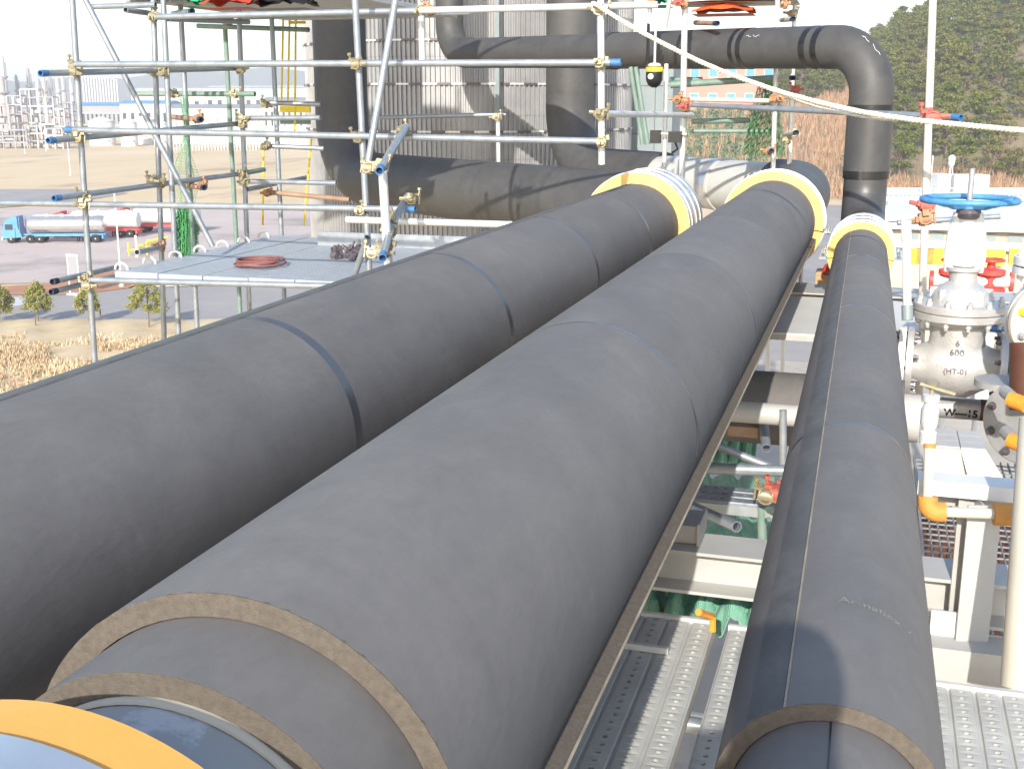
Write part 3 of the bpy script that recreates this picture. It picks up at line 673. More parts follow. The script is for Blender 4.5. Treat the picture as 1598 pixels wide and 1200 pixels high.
T2((1238, 122), 12.5, (1200, 124), 13.4, 'cream_paint', ends=('tube_inside', None)); T2((1243, 207), 12.5, (1225, 210), 13.2, 'cream_paint', ends=('tube_inside', None))
T2((1238, 30), 12.4, (1220, 32), 13.2, 'cream_paint', ends=('tube_inside', None)); T2((1120, 37), 12.5, (1085, 36), 13, 'tube_rust', ends=('tube_inside', None))
T2((985, 10), 12.3, (1022, 10), 12.3)
T2((1204, 236), 12.0, (1200, 232), 12.9, 'cream_paint', ends=('tube_inside', None)); T2((1040, -10), 12.9, (1260, -8), 12.9)
for px, y, m in (((1057, 155), 12.1, 'clamp_rust'), ((1068, 158), 12.15, 'clamp_rust'), ((1068, 166), 12.0, 'clamp_red'), ((1206, 155), 12.6, 'clamp_rust'), ((1218, 154), 12.6, 'clamp_rust'),
                 ((1242, 140), 13.3, 'clamp_red'), ((1240, 208), 13.3, 'clamp_brass'), ((1228, 220), 13.0, 'clamp_brass'), ((1224, 8), 12.7, 'clamp_rust'), ((1236, 22), 13.2, 'clamp_brass'),
                 ((1067, 8), 12.2, 'clamp_rust'), ((1014, 6), 12.1, 'clamp_rust'), ((1067, 179), 12.1, 'clamp_brass'), ((1200, 236), 12.5, 'clamp_rust'), ((1058, 4), 12.1, 'clamp_red')):
    clamp(Bs, px, y, m)
tarp('canvas_bag', PY(1130, 24, 13.0), (0.62, 0.5, 0.16), 'tarp_orange', 'orange red canvas bag on the rear scaffold above the arch pipe', 'bag', 8)
tarp('canvas_cover', PY(1150, 7, 13.15), (1.25, 0.7, 0.05), 'cream_paint', 'cream canvas cover laid over the orange red bag', 'cover', 9)
tarp('tarpaulin', PY(1030, 11, 13.0), (0.22, 0.5, 0.2), 'tarp_green', 'green tarpaulin bundle at the top of the rear scaffold', seed=10)
hanging_net([PY(1196, 120, 13.6), PY(1196, 160, 13.6), PY(1192, 205, 13.6), PY(1194, 243, 13.6)], [0.16, 0.26, 0.38, 0.44], 'net_bright', 'bright green debris net hanging on the rear scaffold', 0.5, 6, 90, 26, 0.0026)
# chain hoist
ho = PY(1021, 120, 11.9)
hoist = thing('chain_hoist', 'black chain hoist with yellow band hanging under the arch pipe', 'hoist', ho)
MB().lathe([(0.035, 0.13), (0.06, 0.12), (0.07, 0.10)], 16, ax='Z').build('top_cap', 'galv_white', hoist)
MB().lathe([(0.082, 0.045), (0.086, 0.05), (0.086, 0.085), (0.082, 0.09)], 20).build('yellow_band', 'yellow_paint', hoist)
MB().lathe([(0.025, -0.105), (0.06, -0.08), (0.083, -0.03), (0.083, 0.045)], 20).build('housing', 'black_plastic', hoist)
for k in range(1): MB().lathe([(0.027, -0.006), (0.027, 0.006)], 16, (-0.02, -0.083, 0.0), 'Y').build('round_plate', 'galv_white', hoist)
MB().tube((0, 0, 0.12), (0, 0, 0.5), 0.012, 8).build('hook_shank', 'galv_white', hoist)
MB().sweep([(-.07, 0, .5), (-.07, 0, .2), (-.085, 0, .1)], 0.016, 6).build('sling', 'black_plastic', hoist)
jb = thing('junction_box', 'pair of black junction boxes tied to the rear scaffold post', 'box', PY(1040, 214, 12.2))
MB().box((-.11, 0, 0), (.10, .1, .13)).build('box_shell', 'black_plastic', jb); MB().box((.09, 0, .0), (.13, .1, .11)).build('box_shell', 'black_plastic', jb)
MB().sweep([(.09, 0, -.05), (.12, 0, -.12), (.06, 0, -.16)], .012, 6).build('cable', 'black_plastic', jb); MB().tube((-.16, .03, .03), (.2, .03, .03), .012, 6).build('strap', 'galv_white', jb)
# rope from the scaffold post across the arch
def catmull(pts, k=12):
    out = []
    for i in range(len(pts) - 1):
        p0, p1, p2_, p3_ = pts[max(i-1, 0)], pts[i], pts[i+1], pts[min(i+2, len(pts)-1)]
        for j in range(k):
            t = j/k; out.append(0.5*((2*p1) + (p2_ - p0)*t + (2*p0 - 5*p1 + 4*p2_ - p3_)*t*t + (3*p1 - p0 - 3*p2_ + p3_)*t**3))
    return out + [pts[-1]]
def rope(pxs, ys, r, label, name='rope'):
    c = catmull([PY(px, py, y) for (px, py), y in zip(pxs, ys)], 40); S = arclen(c)
    t = thing(name, label, 'rope', c[0])
    for k in range(3):
        b = MB(); pts = []
        n = int(S[-1]/0.012)
        for i in range(n + 1):
            s = S[-1]*i/n; p = at_len(c, S, s); d = (at_len(c, S, min(s + .03, S[-1])) - at_len(c, S, max(s - .03, 0))).normalized()
            u = d.cross(Vector((0, 0, 1))).normalized(); w = u.cross(d); a = s/0.011 + k*2.094
            pts.append(p + (u*math.cos(a) + w*math.sin(a))*r*0.52 - c[0])
        MB().sweep(pts, r*0.56, 5).build('strand', 'rope', t)
rope([(925, 5), (940, 14), (1000, 50), (1100, 100), (1200, 138), (1270, 158), (1340, 174), (1400, 184), (1480, 193), (1598, 204), (1680, 208)],
     [8.25, 8.2, 8.1, 7.9, 7.7, 7.5, 7.4, 7.3, 7.2, 7.0, 6.9], 0.0155, 'pale twisted rope sagging from scaffold post across the arch pipe')
rope([(1205, 141), (1260, 163), (1320, 178), (1370, 186), (1400, 188)], [7.75, 7.62, 7.5, 7.42, 7.35], 0.008, 'thin loose cord hanging under the pale twisted rope')
# things lying on the platform
hs = thing('hose_coil', 'dark red hose coiled flat on the perforated platform', 'hose', PZ(403, 413, zpl + .012))
for k in range(9):
    ax_ = Matrix.Rotation(rnd.uniform(-.02, .02), 3, 'X') @ Matrix.Rotation(rnd.uniform(-.02, .02), 3, 'Y')
    MB().torus((rnd.uniform(-.05, .05), rnd.uniform(-.06, .06), 0.010 + .004*k), 0.15 + rnd.uniform(-.05, .06), 0.0075, 36, 6, ax_).build('hose_turn', 'hose_red', hs)
for k in range(9):
    p = PZ(523 + 4.6*k, 399 - 4*(k % 3) + rnd.uniform(-2, 2), zpl + 0.035)
    o = put('loose_clamp', CL['bolt_dark'], None, p, (rnd.uniform(0, 3), rnd.uniform(0, 3), rnd.uniform(0, 3)), (1.1,)*3)
    tag(o, 'dark loose scaffold clamp in the heap on the platform', 'clamp', 'loose clamps on the platform')

# ================================================================== steel frame that carries the pipes
fr = thing('pipe_rack', 'pale grey steel frame of beams and columns under the three pipes', 'steel frame', (0, 0, 0))
def hbeam(a, b, h=0.2, w=0.2, tf=0.012, tw=0.009, m='steel_paint', name='beam', parent=fr, up=Vector((0, 0, 1))):
    a, b = Vector(a), Vector(b); d = (b - a); L = d.length; d.normalize(); s_ = d.cross(up).normalized(); u = s_.cross(d)
    mt = Matrix((s_, d, u)).transposed(); bb = MB()
    bb.box((a + b)/2 + u*(h/2 - tf/2), (w, L, tf), mt); bb.box((a + b)/2 - u*(h/2 - tf/2), (w, L, tf), mt)
    bb.box((a + b)/2, (tw, L - .001, h - 2*tf - .0006), mt)
    return bb.build(name, m, parent)
ZB = zr(-1.56)                                   # top of the cross beams
for yy in (0.55, 4.05):
    hbeam((-3.2, yy, ZB - .08), (1.75, yy, ZB - .08), 0.16, 0.2)
MB().span((-0.9, 4.02, ZB + .004), (-0.53, 4.2, ZB + .07)).build('bearing_block', 'steel_paint', fr)
MB().span((-0.529, 4.0, ZB + .004), (-0.52, 4.2, ZB + .085)).build('bearing_plate', 'steel_paint', fr)
for x0, x1, y0, y1 in ((-3.0, 0.35, 8.15, 9.75),):
    MB().span((x0, y0, ZB - .012), (x1, y1, ZB)).build('deck_plate', 'white_paint', fr)
    MB().span((x0, y0 - .002, ZB - .05), (x1, y0 + .01, ZB - .0125)).build('edge_plate', 'steel_paint', fr)
hbeam((-3.2, 10.2, ZB - .13), (1.75, 10.2, ZB - .13), 0.26, 0.5)
for xx in (-3.1, 1.68): 
    hbeam((xx, -1.5, ZB - .40), (xx, 10.2, ZB - .40), 0.26, 0.15)
for xx in (-3.1, 1.68):
    for yy in (-1.2, 4.05, 9.9): hbeam((xx, yy, ZB - .535), (xx, yy, 0.0), 0.2, 0.2, name='column', up=Vector((0, 1, 0)))
# cross pipes seen through the gap
cp = thing('insulated_pipe', 'black insulated pipe crossing low between middle and slim pipes', 'pipe', (0, 7.55, zr(-1.94)))
MB().sweep([(-2.8, 0, 0), (0.25, 0, 0)], 0.235, 36).build('insulation_sleeve', 'rubber', cp)
MB().sweep([(-2.95, 0, 0), (0.35, 0, 0)], 0.15, 24).build('steel_pipe', 'steel_paint', cp)
gp = thing('cross_pipe', 'pale grey bare pipe crossing below the middle insulated pipe', 'pipe', (0, 6.75, zr(-1.77)))
MB().sweep([(-2.8, 0, 0), (0.22, 0, 0)], 0.062, 24).build('pipe_wall', 'steel_paint', gp)
MB().shell([(-2.0, 0, 0), (-1.97, 0, 0)], 0.10, 0.055, 20).build('flange', 'steel_paint', gp)
lt = thing('scaffold', 'low scaffold of tubes and one plank between the pipe frame beams', 'scaffold')
tube(lt, PY(1060, 729, 5.4), PY(1262, 736, 5.4), 'galvanized', 0.028); tube(lt, PY(1085, 682, 5.6), PY(1218, 735, 5.6), 'galvanized', 0.02)
tube(lt, PY(1070, 785, 5.3), PY(1150, 822, 4.9), 'galvanized'); tube(lt, PY(1190, 640, 7.4), PY(1196, 700, 7.0), 'galvanized', 0.03)
tube(lt, PY(1222, 640, 6.4), PY(1222, 800, 6.4), 'galvanized', 0.02); tube(lt, PY(1188, 790, 5.4), PY(1190, 840, 5.4), 'tube_green', 0.022)
tube(lt, PY(1200, 795, 5.0), PY(1216, 803, 4.8), 'tube_green', 0.016)
MB().span(PY(1135, 680, 7.2), PY(1183, 668, 7.2) + Vector((0, .08, 0))).build('wooden_batten', 'tube_rust', lt)
pm = plank_mesh('perforated_sheet', 1.3, 0.24, 3, 0.05, 'galvanized', 0.008)
pz = PZ(1150, 772, zr(-1.86)); o = put('plank', pm, lt, (0.02, pz.y, pz.z), (0, 0, R(90)))
MB().span((-1.29, pz.y - .128, pz.z - .06), (0.02, pz.y - .122, pz.z - .012)).build('plank_rim', 'galvanized', lt)
for px in ((1196, 772), (1214, 770)): 
    clamp(lt, px, 5.25, 'clamp_red' if px[0] > 1200 else 'clamp_brass')
# lower deck and nets down there
tag(MB().span((-4.2, 4.5, ZD - .3), (3.2, 26, ZD)).build('lower_deck', 'concrete'), kind='structure')
for xx in (-3.8, 2.8):
    for yy in (12.5, 25): tag(MB().span((xx - .2, yy - .2, 0), (xx + .2, yy + .2, ZD - .302)).build('deck_pillar', 'concrete'), kind='structure')
def fold_net(corner, u, v, nu, nv, amp, label, m='net_green', seed=1, wire=0.0022):
    r_ = random.Random(seed); rows = []; ph = [r_.uniform(0, 6) for _ in range(4)]
    nrm = u.cross(v).normalized()
    for i in range(nu):
        rows.append([corner + u*(i/(nu-1)) + v*(j/(nv-1)) + nrm*amp*(math.sin(j*.42 + ph[0] + .6*math.sin(i*.1 + ph[1])) + .4*math.sin(i*.2 + ph[2]) + .3*math.sin(j*1.1 + ph[3])) for j in range(nv)])
    return net_sheet('debris_net', rows, m, None, wire=wire, label=label, cat='net')
a = PD(1110, 600, 8.9); fold_net(a, PD(1090, 722, 8.9) - a, PD(1198, 600, 8.9) - a, 60, 70, .05, 'green debris net hanging in folds behind the low scaffold', seed=3, wire=0.0045)
a = PD(1060, 740, 8.2); fold_net(a, PD(1075, 850, 6.6) - a, PD(1205, 745, 8.2) - a, 60, 60, .03, 'green debris net spread loosely under the low plank', 'net_green', seed=4, wire=0.003)
a = PD(1008, 875, 5.0); fold_net(a, PD(975, 968, 4.6) - a, PD(1200, 880, 5.0) - a, 60, 70, .05, 'green debris net bunched beyond the walkway plank ends', 'net_green', seed=5, wire=0.0036)
gpipe = thing('hose', 'green hose curving under the net beyond the walkway planks', 'hose', (0, 0, 0))
MB().sweep(catmull([PD(1018, 900, 4.9), PD(1030, 935, 4.8), PD(1055, 960, 4.7), PD(1100, 968, 4.6)], 8), 0.028, 10).build('hose_wall', 'tube_green', gpipe)
mat('corr_green', (0.10, 0.27, 0.22), 0.5, c2=(0.20, 0.36, 0.33), scale=4)
a = PD(1105, 590, 9.6); cs = thing('corrugated_sheet', 'pale green corrugated sheet standing behind the folded green net', 'sheet')
uu = PD(1190, 590, 9.6) - a; vv = PD(1085, 705, 9.6) - a
for k in range(11):
    q = a + uu*(k/11.0); MB().prism([q, q + uu*.035 + fwd*-.02, q + uu*.06 + fwd*-.02, q + uu*.088], vv).build('rib', 'corr_green', cs, 0)

# ------------------------------------------------------------------ walkway planks at foot level
ZW = zr(-1.76)
g0, g1 = PZ(1046, 1190, ZW).x, PZ(1076, 1190, ZW).x
yfar = PZ(1060, 968, ZW).y
PW = plank_mesh('perforated_sheet', 3.4, 0.40, 5, 0.042, 'galv_deck', 0.0085)
PW2 = plank_mesh('perforated_sheet', 3.4, 0.30, 4, 0.042, 'galv_deck', 0.0085)
def walk_plank(x, y1, label, me=PW, dz=0.0, ln=3.4, wd=0.40):
    t = thing('steel_plank', label, 'plank', (x, y1 - ln, ZW + dz), group='walkway planks')
    put('perforated_sheet', me, t)
    MB().span((-wd/2, ln + .001, -.05), (wd/2, ln + .018, .012)).build('end_channel', 'galv_white', t)
    return t
walk_plank(g0 - .2, yfar, 'perforated steel walkway plank left of the open gap')
walk_plank(g0 - .605, yfar - .02, 'perforated steel walkway plank under the middle pipe', dz=.003)
walk_plank(g1 + .15, yfar - .03, 'perforated steel walkway plank right of the open gap', PW2, .006, wd=.30)
yr = PZ(1520, 1078, ZW).y
for k in range(3):
    walk_plank(PZ(1462, 1150, ZW).x + .12 + .305*k, yr, ('perforated steel walkway plank beside the slim pipe', 'perforated steel walkway plank under the thick pale standpipe', 'outermost perforated steel walkway plank by the standpipe')[k], PW2, 0, wd=.30)
for yy in (yfar - .5, yr - .3, 1.0, 0.0): tube(fr, (-1.4, yy, ZW - .085), (1.66, yy, ZW - .085), 'galvanized', TR, 12)
tag(MB().sweep([PZ(1090, 955, ZW + .12), PZ(1112, 962, ZW + .06), PZ(1112, 985, ZW + .01)], 0.012, 8).build('orange_tie', 'orange_tape'), 'short orange plastic tie at the plank ends', 'tie')
tag(MB().span(PZ(955, 1010, ZW + .003), PZ(1045, 1014, ZW + .003) + Vector((0, -.02, .022))).build('batten', 'galv_white'), 'short white batten lying across the walkway planks', 'batten')

# ================================================================== gate valves and small piping at the right
def bolts(parent, c, Rr, n_, ax, r=0.016, h=0.05, m='cast_silver', ph=0.0, skip=()):
    for k in range(n_):
        if k in skip: continue
        a = 2*math.pi*k/n_ + ph; x, y = Rr*math.cos(a), Rr*math.sin(a)
        off = Vector((x, y, 0)) if ax == 'Z' else Vector((0, x, y)) if ax == 'X' else Vector((y, 0, x))
        b = MB(); b.lathe([(r, -h), (r, -h*.55)], 6, Vector(c) + off, ax); b.lathe([(r*.62, -h*1.25), (r*.62, h*1.25)], 8, Vector(c) + off, ax); b.lathe([(r, h*.55), (r, h)], 6, Vector(c) + off, ax)
        b.build('bolt', m, parent)
def gate_valve(label, loc, k=1.0):
    v = thing('gate_valve', label, 'valve', loc)
    MB().lathe([(0.12, -.285), (0.125, -.24), (0.155, -.17), (0.20, -.08), (0.205, .08), (0.155, .17), (0.125, .24), (0.12, .285)], 32, ax='X').build('body', 'cast_silver', v)
    nk = MB(); pr = [(-.21, .16, .0), (-.16, .175, .1), (-.1, .17, .2), (0.0, .165, .27), (0.0, .2, .315)]
    n_ = 32; vs_ = []
    for (rx, ry, z) in ((.19, .16, -.02), (.185, .16, .1), (.17, .155, .2), (.18, .16, .27), (.24, .21, .31)):
        vs_ += [(rx*math.cos(2*math.pi*j/n_), ry*math.sin(2*math.pi*j/n_), z) for j in range(n_)]
    nk.add(vs_, [(i*n_ + j, i*n_ + (j + 1) % n_, (i + 1)*n_ + (j + 1) % n_, (i + 1)*n_ + j) for i in range(4) for j in range(n_)]); nk.build('neck', 'cast_silver', v)
    for sx in (-1, 1):
        f = MB().lathe([(.10, sx*.285 - .022), (.235, sx*.285 - .022), (.24, sx*.285 - .018), (.24, sx*.285 + .018), (.235, sx*.285 + .022), (.10, sx*.285 + .022)], 40, ax='X').build('end_flange', 'cast_silver', v)
        f2 = MB().lathe([(.09, sx*.335 - .022), (.24, sx*.335 - .022), (.24, sx*.335 + .022), (.09, sx*.335 + .022)], 40, ax='X').build('pipe_flange', 'white_paint', v)
        bolts(v, (sx*.305, 0, 0), .2, 8, 'X', .019, .062, 'bolt_dark', .39)
    for z0, z1, r_ in ((.318, .365, .288), (.369, .418, .288)):
        MB().lathe([(.2, z0), (r_ - .006, z0), (r_, z0 + .006), (r_, z1 - .006), (r_ - .006, z1), (.15, z1)], 44).build('bonnet_flange', 'cast_silver', v)
    bolts(v, (0, 0, .367), .255, 12, 'Z', .02, .075, 'cast_silver', .2)
    MB().lathe([(.19, .418), (.19, .44), (.165, .5), (.11, .54), (.085, .56), (.085, .62), (.11, .63), (.11, .65), (.04, .655)], 32).build('bonnet', 'cast_silver', v)
    for k_ in range(8):
        a = 2*math.pi*k_/8; MB().box((.165*math.cos(a), .165*math.sin(a), .47), (.05, .014, .09), Matrix.Rotation(a, 3, 'Z')).build('rib', 'cast_silver', v)
    for sx in (-1, 1):
        MB().sweep([(sx*.085, 0, .62), (sx*.095, 0, .72), (sx*.08, 0, .88), (sx*.055, 0, .99)], .036, 10).build('yoke_arm', 'white_paint', v)
    MB().lathe([(.03, .65), (.075, .66), (.075, .80), (.05, .82), (.06, .96)], 20).build('gland', 'white_paint', v)
    MB().lathe([(.06, .955), (.075, .97), (.075, 1.01), (.055, 1.03)], 24).build('yoke_sleeve', 'bolt_dark', v)
    MB().lathe([(.018, .8), (.018, 1.27)], 12).build('stem', 'cast_grey', v)
    w = MB().torus((0, 0, 1.075), .285, .02, 48, 10).build('handwheel', 'wheel_blue', v)
    for k_ in range(5):
        a = 2*math.pi*k_/5 + .3
        MB().sweep([(.04*math.cos(a), .04*math.sin(a), 1.035), (.16*math.cos(a), .16*math.sin(a), 1.04), (.28*math.cos(a), .28*math.sin(a), 1.075)], .018, 8).build('spoke', 'wheel_blue', w)
    MB().lathe([(.03, 1.01), (.062, 1.015), (.062, 1.065), (.03, 1.07)], 20).build('hub', 'wheel_blue', w)
    v.scale = (k,)*3
    return v
vl = PD(1490, 571, 7.75)
gv = gate_valve('silver gate valve with pale blue handwheel beside the slim pipe', vl, 1.0)
gv.rotation_euler.z = R(-2)
def flat_text(parent, txt, loc, size, m, rx=90, depth=0.004, name='cast_lettering'):
    me = text_mesh(txt, size, depth); me.materials.clear(); me.materials.append(MATS[m]); return put(name, me, parent, loc, (R(rx), 0, 0))
flat_text(gv, '6', (0.0, -.172, .18), .055, 'bolt_dark', 86); flat_text(gv, '600', (0.0, -.176, .12), .06, 'bolt_dark', 88)
flat_text(gv, 'LCC', (0.0, -.181, .065), .05, 'bolt_dark', 90); flat_text(gv, '(HT-01', (0.0, -.206, .005), .05, 'bolt_dark', 92)
v2 = gate_valve('gate valve behind the flanged standpipe with only its blue wheel rim showing', PD(1652, 548, 8.6), 1.05)
v3b = PD(1562, 510, 8.4)
sw = thing('handwheel', 'dark blue handwheel half hidden behind the round beige flange', 'handwheel', v3b)
MB().torus((0, 0, 0), .13, .02, 36, 8).build('rim', 'tube_blue', sw); MB().lathe([(.02, -.2), (.02, .05)], 10).build('stem', 'cast_grey', sw)
for k in range(3):
    a = 2.1*k; MB().tube((0, 0, 0), (.13*math.cos(a), .13*math.sin(a), 0), .012, 8).build('spoke', 'tube_blue', sw)
# bare pipe with the hand written number
wp = thing('cross_pipe', 'grey bare pipe with W-15 handwritten on it below the gate valve', 'pipe', PD(1490, 637, 7.9))
MB().sweep([(-.5, 0, 0), (.8, 0, 0)], .07, 28).build('pipe_wall', 'cast_grey', wp)
MB().shell([(.155, 0, 0), (.2, 0, 0)], .072, .06, 28).build('paint_ring', 'red_brown', wp)
me = text_mesh('W—15', .07, .001, .002); me.materials.clear(); me.materials.append(MATS['ink'])
for v_ in me.vertices:
    a = v_.co.y/.07; v_.co = Vector((v_.co.x, -math.cos(a)*.0745, math.sin(a)*.0745))
put('handwriting', me, wp, (.035, 0, 0), (R(14), 0, 0))
# flanged standpipe at the picture edge
fs = thing('flanged_standpipe', 'standpipe with bolted beige and grey flanges and red brown spool', 'pipe', PD(1628, 560, 6.9))
k_ = 6.9/F
zz = lambda py: -(py - 560)*k_*1.02
MB().lathe([(.10, zz(432)), (.215, zz(430)), (.215, zz(419)), (.10, zz(418))], 36).build('flange', 'white_paint', fs)
MB().lathe([(.10, zz(417)), (.215, zz(416)), (.215, zz(404)), (.10, zz(403))], 36).build('flange', 'white_paint', fs); bolts(fs, (0, 0, zz(417)), .18, 8, 'Z', .02, .075, 'white_paint', .25)
MB().lathe([(.095, zz(640)), (.095, zz(432))], 24).build('neck', 'cream_paint', fs)
MB().lathe([(.12, zz(380)), (.12, zz(402))], 24).build('cap', 'white_paint', fs)
fc = Matrix.Rotation(R(18), 4, 'Z')
def disc(parent, px, py, r_, m, yoff, nb, bm, bs=.02, rz=20, extra=None):
    c = PD(px, py, 6.9) - fs.location
    d = MB().lathe([(.05, -.02), (r_ - .006, -.02), (r_, -.014), (r_, .014), (r_ - .006, .02), (.05, .02)], 44, (0, yoff, 0), 'Y').build('flange', m, parent, 40, c)
    d.rotation_euler.z = R(rz)
    for k in range(nb):
        a = 2*math.pi*k/nb + .35
        mm = bm if not (extra and k == extra[0]) else extra[1]
        b = MB(); q = (r_*.8*math.sin(a), yoff, r_*.8*math.cos(a)); b.lathe([(bs*1.3, -.028), (bs*1.3, -.0195)], 12, q, 'Y'); b.lathe([(bs, -.05), (bs, -.028)], 6, q, 'Y'); b.lathe([(bs*.6, -.062), (bs*.6, .05)], 8, q, 'Y')
        b.build('bolt', mm, d)
    return d
disc(fs, 1618, 497, .225, 'cream_paint', -.1, 8, 'cast_grey', .018, 24, (6, 'yellow_paint'))
disc(fs, 1628, 500, .225, 'cast_silver', .02, 8, 'cast_grey', .018, 24)
MB().sweep([PD(1606, 535, 6.75) - fs.location, PD(1606, 640, 6.75) - fs.location], .105, 24).build('spool', 'red_brown', fs)
disc(fs, 1613, 655, .24, 'cast_grey', -.12, 8, 'bolt_dark', .02, -38)
disc(fs, 1627, 652, .24, 'cast_grey', -.04, 8, 'bolt_dark', .02, -38)
MB().lathe([(.06, zz(612)), (.16, zz(610)), (.16, zz(600)), (.06, zz(598))], 30, (-.2, .05, 0)).build('flange', 'cast_grey', fs)
for py in (628, 692):
    c = PD(1588, py, 6.3) - fs.location
    MB().sweep([c + Vector((-.05, .15, .02)), c], .035, 14).build('tapping', 'cast_grey', fs); MB().sweep([c + Vector((-.035, .02, .01)), c + Vector((.04, -.05, 0))], .042, 14).build('tape_wrap', 'orange_tape', fs)
# slender white pipes near the slim insulated pipe
def pipe_thing(label, pts, depths, r, m, name='small_pipe', rad=.06, wrap=()):
    p = [PD(a, b, d) for (a, b), d in zip(pts, depths)]; t = thing(name, label, 'pipe', p[0])
    q = [x - p[0] for x in (fillet(p, rad, 6) if len(p) > 2 else p)]
    MB().sweep(q, r, 14).build('pipe_wall', m, t)
    for a_, b_, m_, rr in wrap:
        S = arclen(q); MB().sweep(cut(q, a_*S[-1], b_*S[-1]), rr, 14).build('collar', m_, t)
    return t
pipe_thing('slender white pipe standing between slim insulated pipe and gate valve', [(1414, 345), (1416, 500)], [7.2, 7.2], .026, 'white_paint', wrap=((0, .2, 'white_paint', .031), (.85, 1.0, 'grey_panel', .034)))
cpo = thing('scaffold_pole', 'tall cream scaffold pole with red clamps behind the gate valve', 'pole')
a, b = PD(1458, -60, 9.6), PD(1444, 330, 9.6); d = (b - a)/(b.z - a.z); tube(cpo, a, a + d*(zr(-2.4) - a.z), 'cream_paint', 0.031)
clamp(cpo, (1453, 183), 9.0, 'clamp_red', k=1.3); clamp(cpo, (1444, 321), 9.05, 'clamp_red', k=1.2); clamp(cpo, (1443, 342), 9.05, 'clamp_rust', k=1.3)
tube(cpo, PD(1400, 348, 9.6), PD(1560, 338, 9.6), 'galvanized', .022)
# small ball valve, its pipe and taped joints
bv = thing('ball_valve', 'small galvanized ball valve above an orange taped drain pipe', 'valve', PD(1451, 650, 3.75))
m_ = 3.75/F
MB().lathe([(.020, -.09), (.026, -.088), (.026, -.05), (.020, -.045), (.027, -.02), (.027, .02), (.020, .045), (.026, .05), (.026, .07), (.016, .072)], 16).build('body', 'galv_white', bv)
MB().lathe([(.007, .07), (.007, .1)], 8).build('stem', 'clamp_brass', bv); MB().box((.015, -.01, .095), (.11, .018, .008), Matrix.Rotation(.25, 3, 'Y')).build('lever', 'clamp_brass', bv)
MB().lathe([(.018, .1), (.022, .112), (.006, .118)], 12).build('cap', 'clamp_brass', bv)
pipe_thing('pale drain pipe bent under the ball valve with orange taped elbows', [(1451, 692), (1447, 798), (1585, 803)], [3.75, 3.75, 3.7], .0165, 'cream_paint', rad=.03,
           wrap=((0, .03, 'orange_dirty', .019), (.36, .55, 'orange_dirty', .032), (.86, 1.0, 'orange_dirty', .036)))
pipe_thing('thick pale standpipe rising from the walkway at the frame edge', [(1630, 655), (1601, 1075)], [3.4, 3.3], .068, 'cream_paint', 'standpipe')
# support column, channel and beam beside the walkway
sc_ = thing('steel_support', 'short steel column carrying a white channel above the grating', 'support')
cA, cB = PD(1514, 762, 3.95), PD(1507, 1012, 3.95); hbeam(cB, Vector((cB.x, cB.y, cA.z)), .1, .105, .008, .006, name='column', parent=sc_, up=Vector((-.25, 1, 0)))
e0, e1 = PD(1432, 748, 3.9), PD(1596, 756, 3.9)
MB().span((e0.x, e0.y - .05, e0.z - .035), (e1.x + .2, e0.y - .042, e0.z + .012)).build('channel_web', 'white_paint', sc_)
MB().span((e0.x, e0.y - .0415, e0.z + .004), (e1.x + .2, e0.y + .06, e0.z + .0125)).build('channel_flange', 'white_paint', sc_)
MB().span((e0.x + .03, e0.y + .0605, e0.z - .1), (e1.x + .2, e0.y + .068, e0.z)).build('channel_web', 'steel_paint', sc_)
b0 = PD(1455, 1015, 3.85); MB().span((b0.x - .15, b0.y, b0.z - .16), (b0.x + .55, b0.y + .01, b0.z)).build('beam_web', 'steel_paint', sc_)
MB().span((b0.x - .15, b0.y - .001, b0.z + .0005), (b0.x + .55, b0.y + .14, b0.z + .012)).build('beam_flange', 'steel_paint', sc_)
w0_ = PD(1449, 1006, 3.95); MB().span((w0_.x, w0_.y, w0_.z), (w0_.x + .095, w0_.y + .01, w0_.z + .125)).build('gusset_plate', 'white_paint', sc_)
# grating panels
def grating(name, label, x0, x1, y0, y1, z, px_=.042, py_=.085):
    t = thing(name, label, 'grating', ((x0 + x1)/2, (y0 + y1)/2, z)); w, l = x1 - x0, y1 - y0
    b = MB()
    for i in range(int(w/px_) + 1): b.box((-w/2 + i*px_, 0, -.0125), (.007, l, .025))
    b.build('bearing_bars', 'galvanized', t, 0)['kind'] = 'stuff'
    b = MB()
    for i in range(int(l/py_) + 1): b.box((0, -l/2 + i*py_, -.004), (w, .009, .008))
    b.build('cross_rods', 'galvanized', t, 0)['kind'] = 'stuff'
    f = MB(); f.span((-w/2 - .01, -l/2, -.03), (-w/2 - .004, l/2, .003)); f.span((w/2 + .004, -l/2, -.03), (w/2 + .01, l/2, .003)); f.build('edge_bar', 'galvanized', t)
    return t
gz = zr(-2.2)
grating('floor_grating', 'open steel floor grating behind the short steel column', PZ(1436, 800, gz).x, PZ(1436, 800, gz).x + 1.25, PZ(1500, 985, gz).y, PZ(1500, 716, gz).y, gz)
dr = thing('drum', 'rust red drum lying below the floor grating', 'drum', (0.9, 7.7, zr(-3.4)))
MB().lathe([(.05, -1.3), (.65, -1.28), (.8, -1.15), (.8, 1.15), (.65, 1.28), (.05, 1.3)], 28, ax='X').build('shell', 'red_brown', dr)
for x in (-.7, .7): MB().box((x, 0, -1.4), (.12, 1.2, 1.6)).build('saddle', 'tube_green', dr)
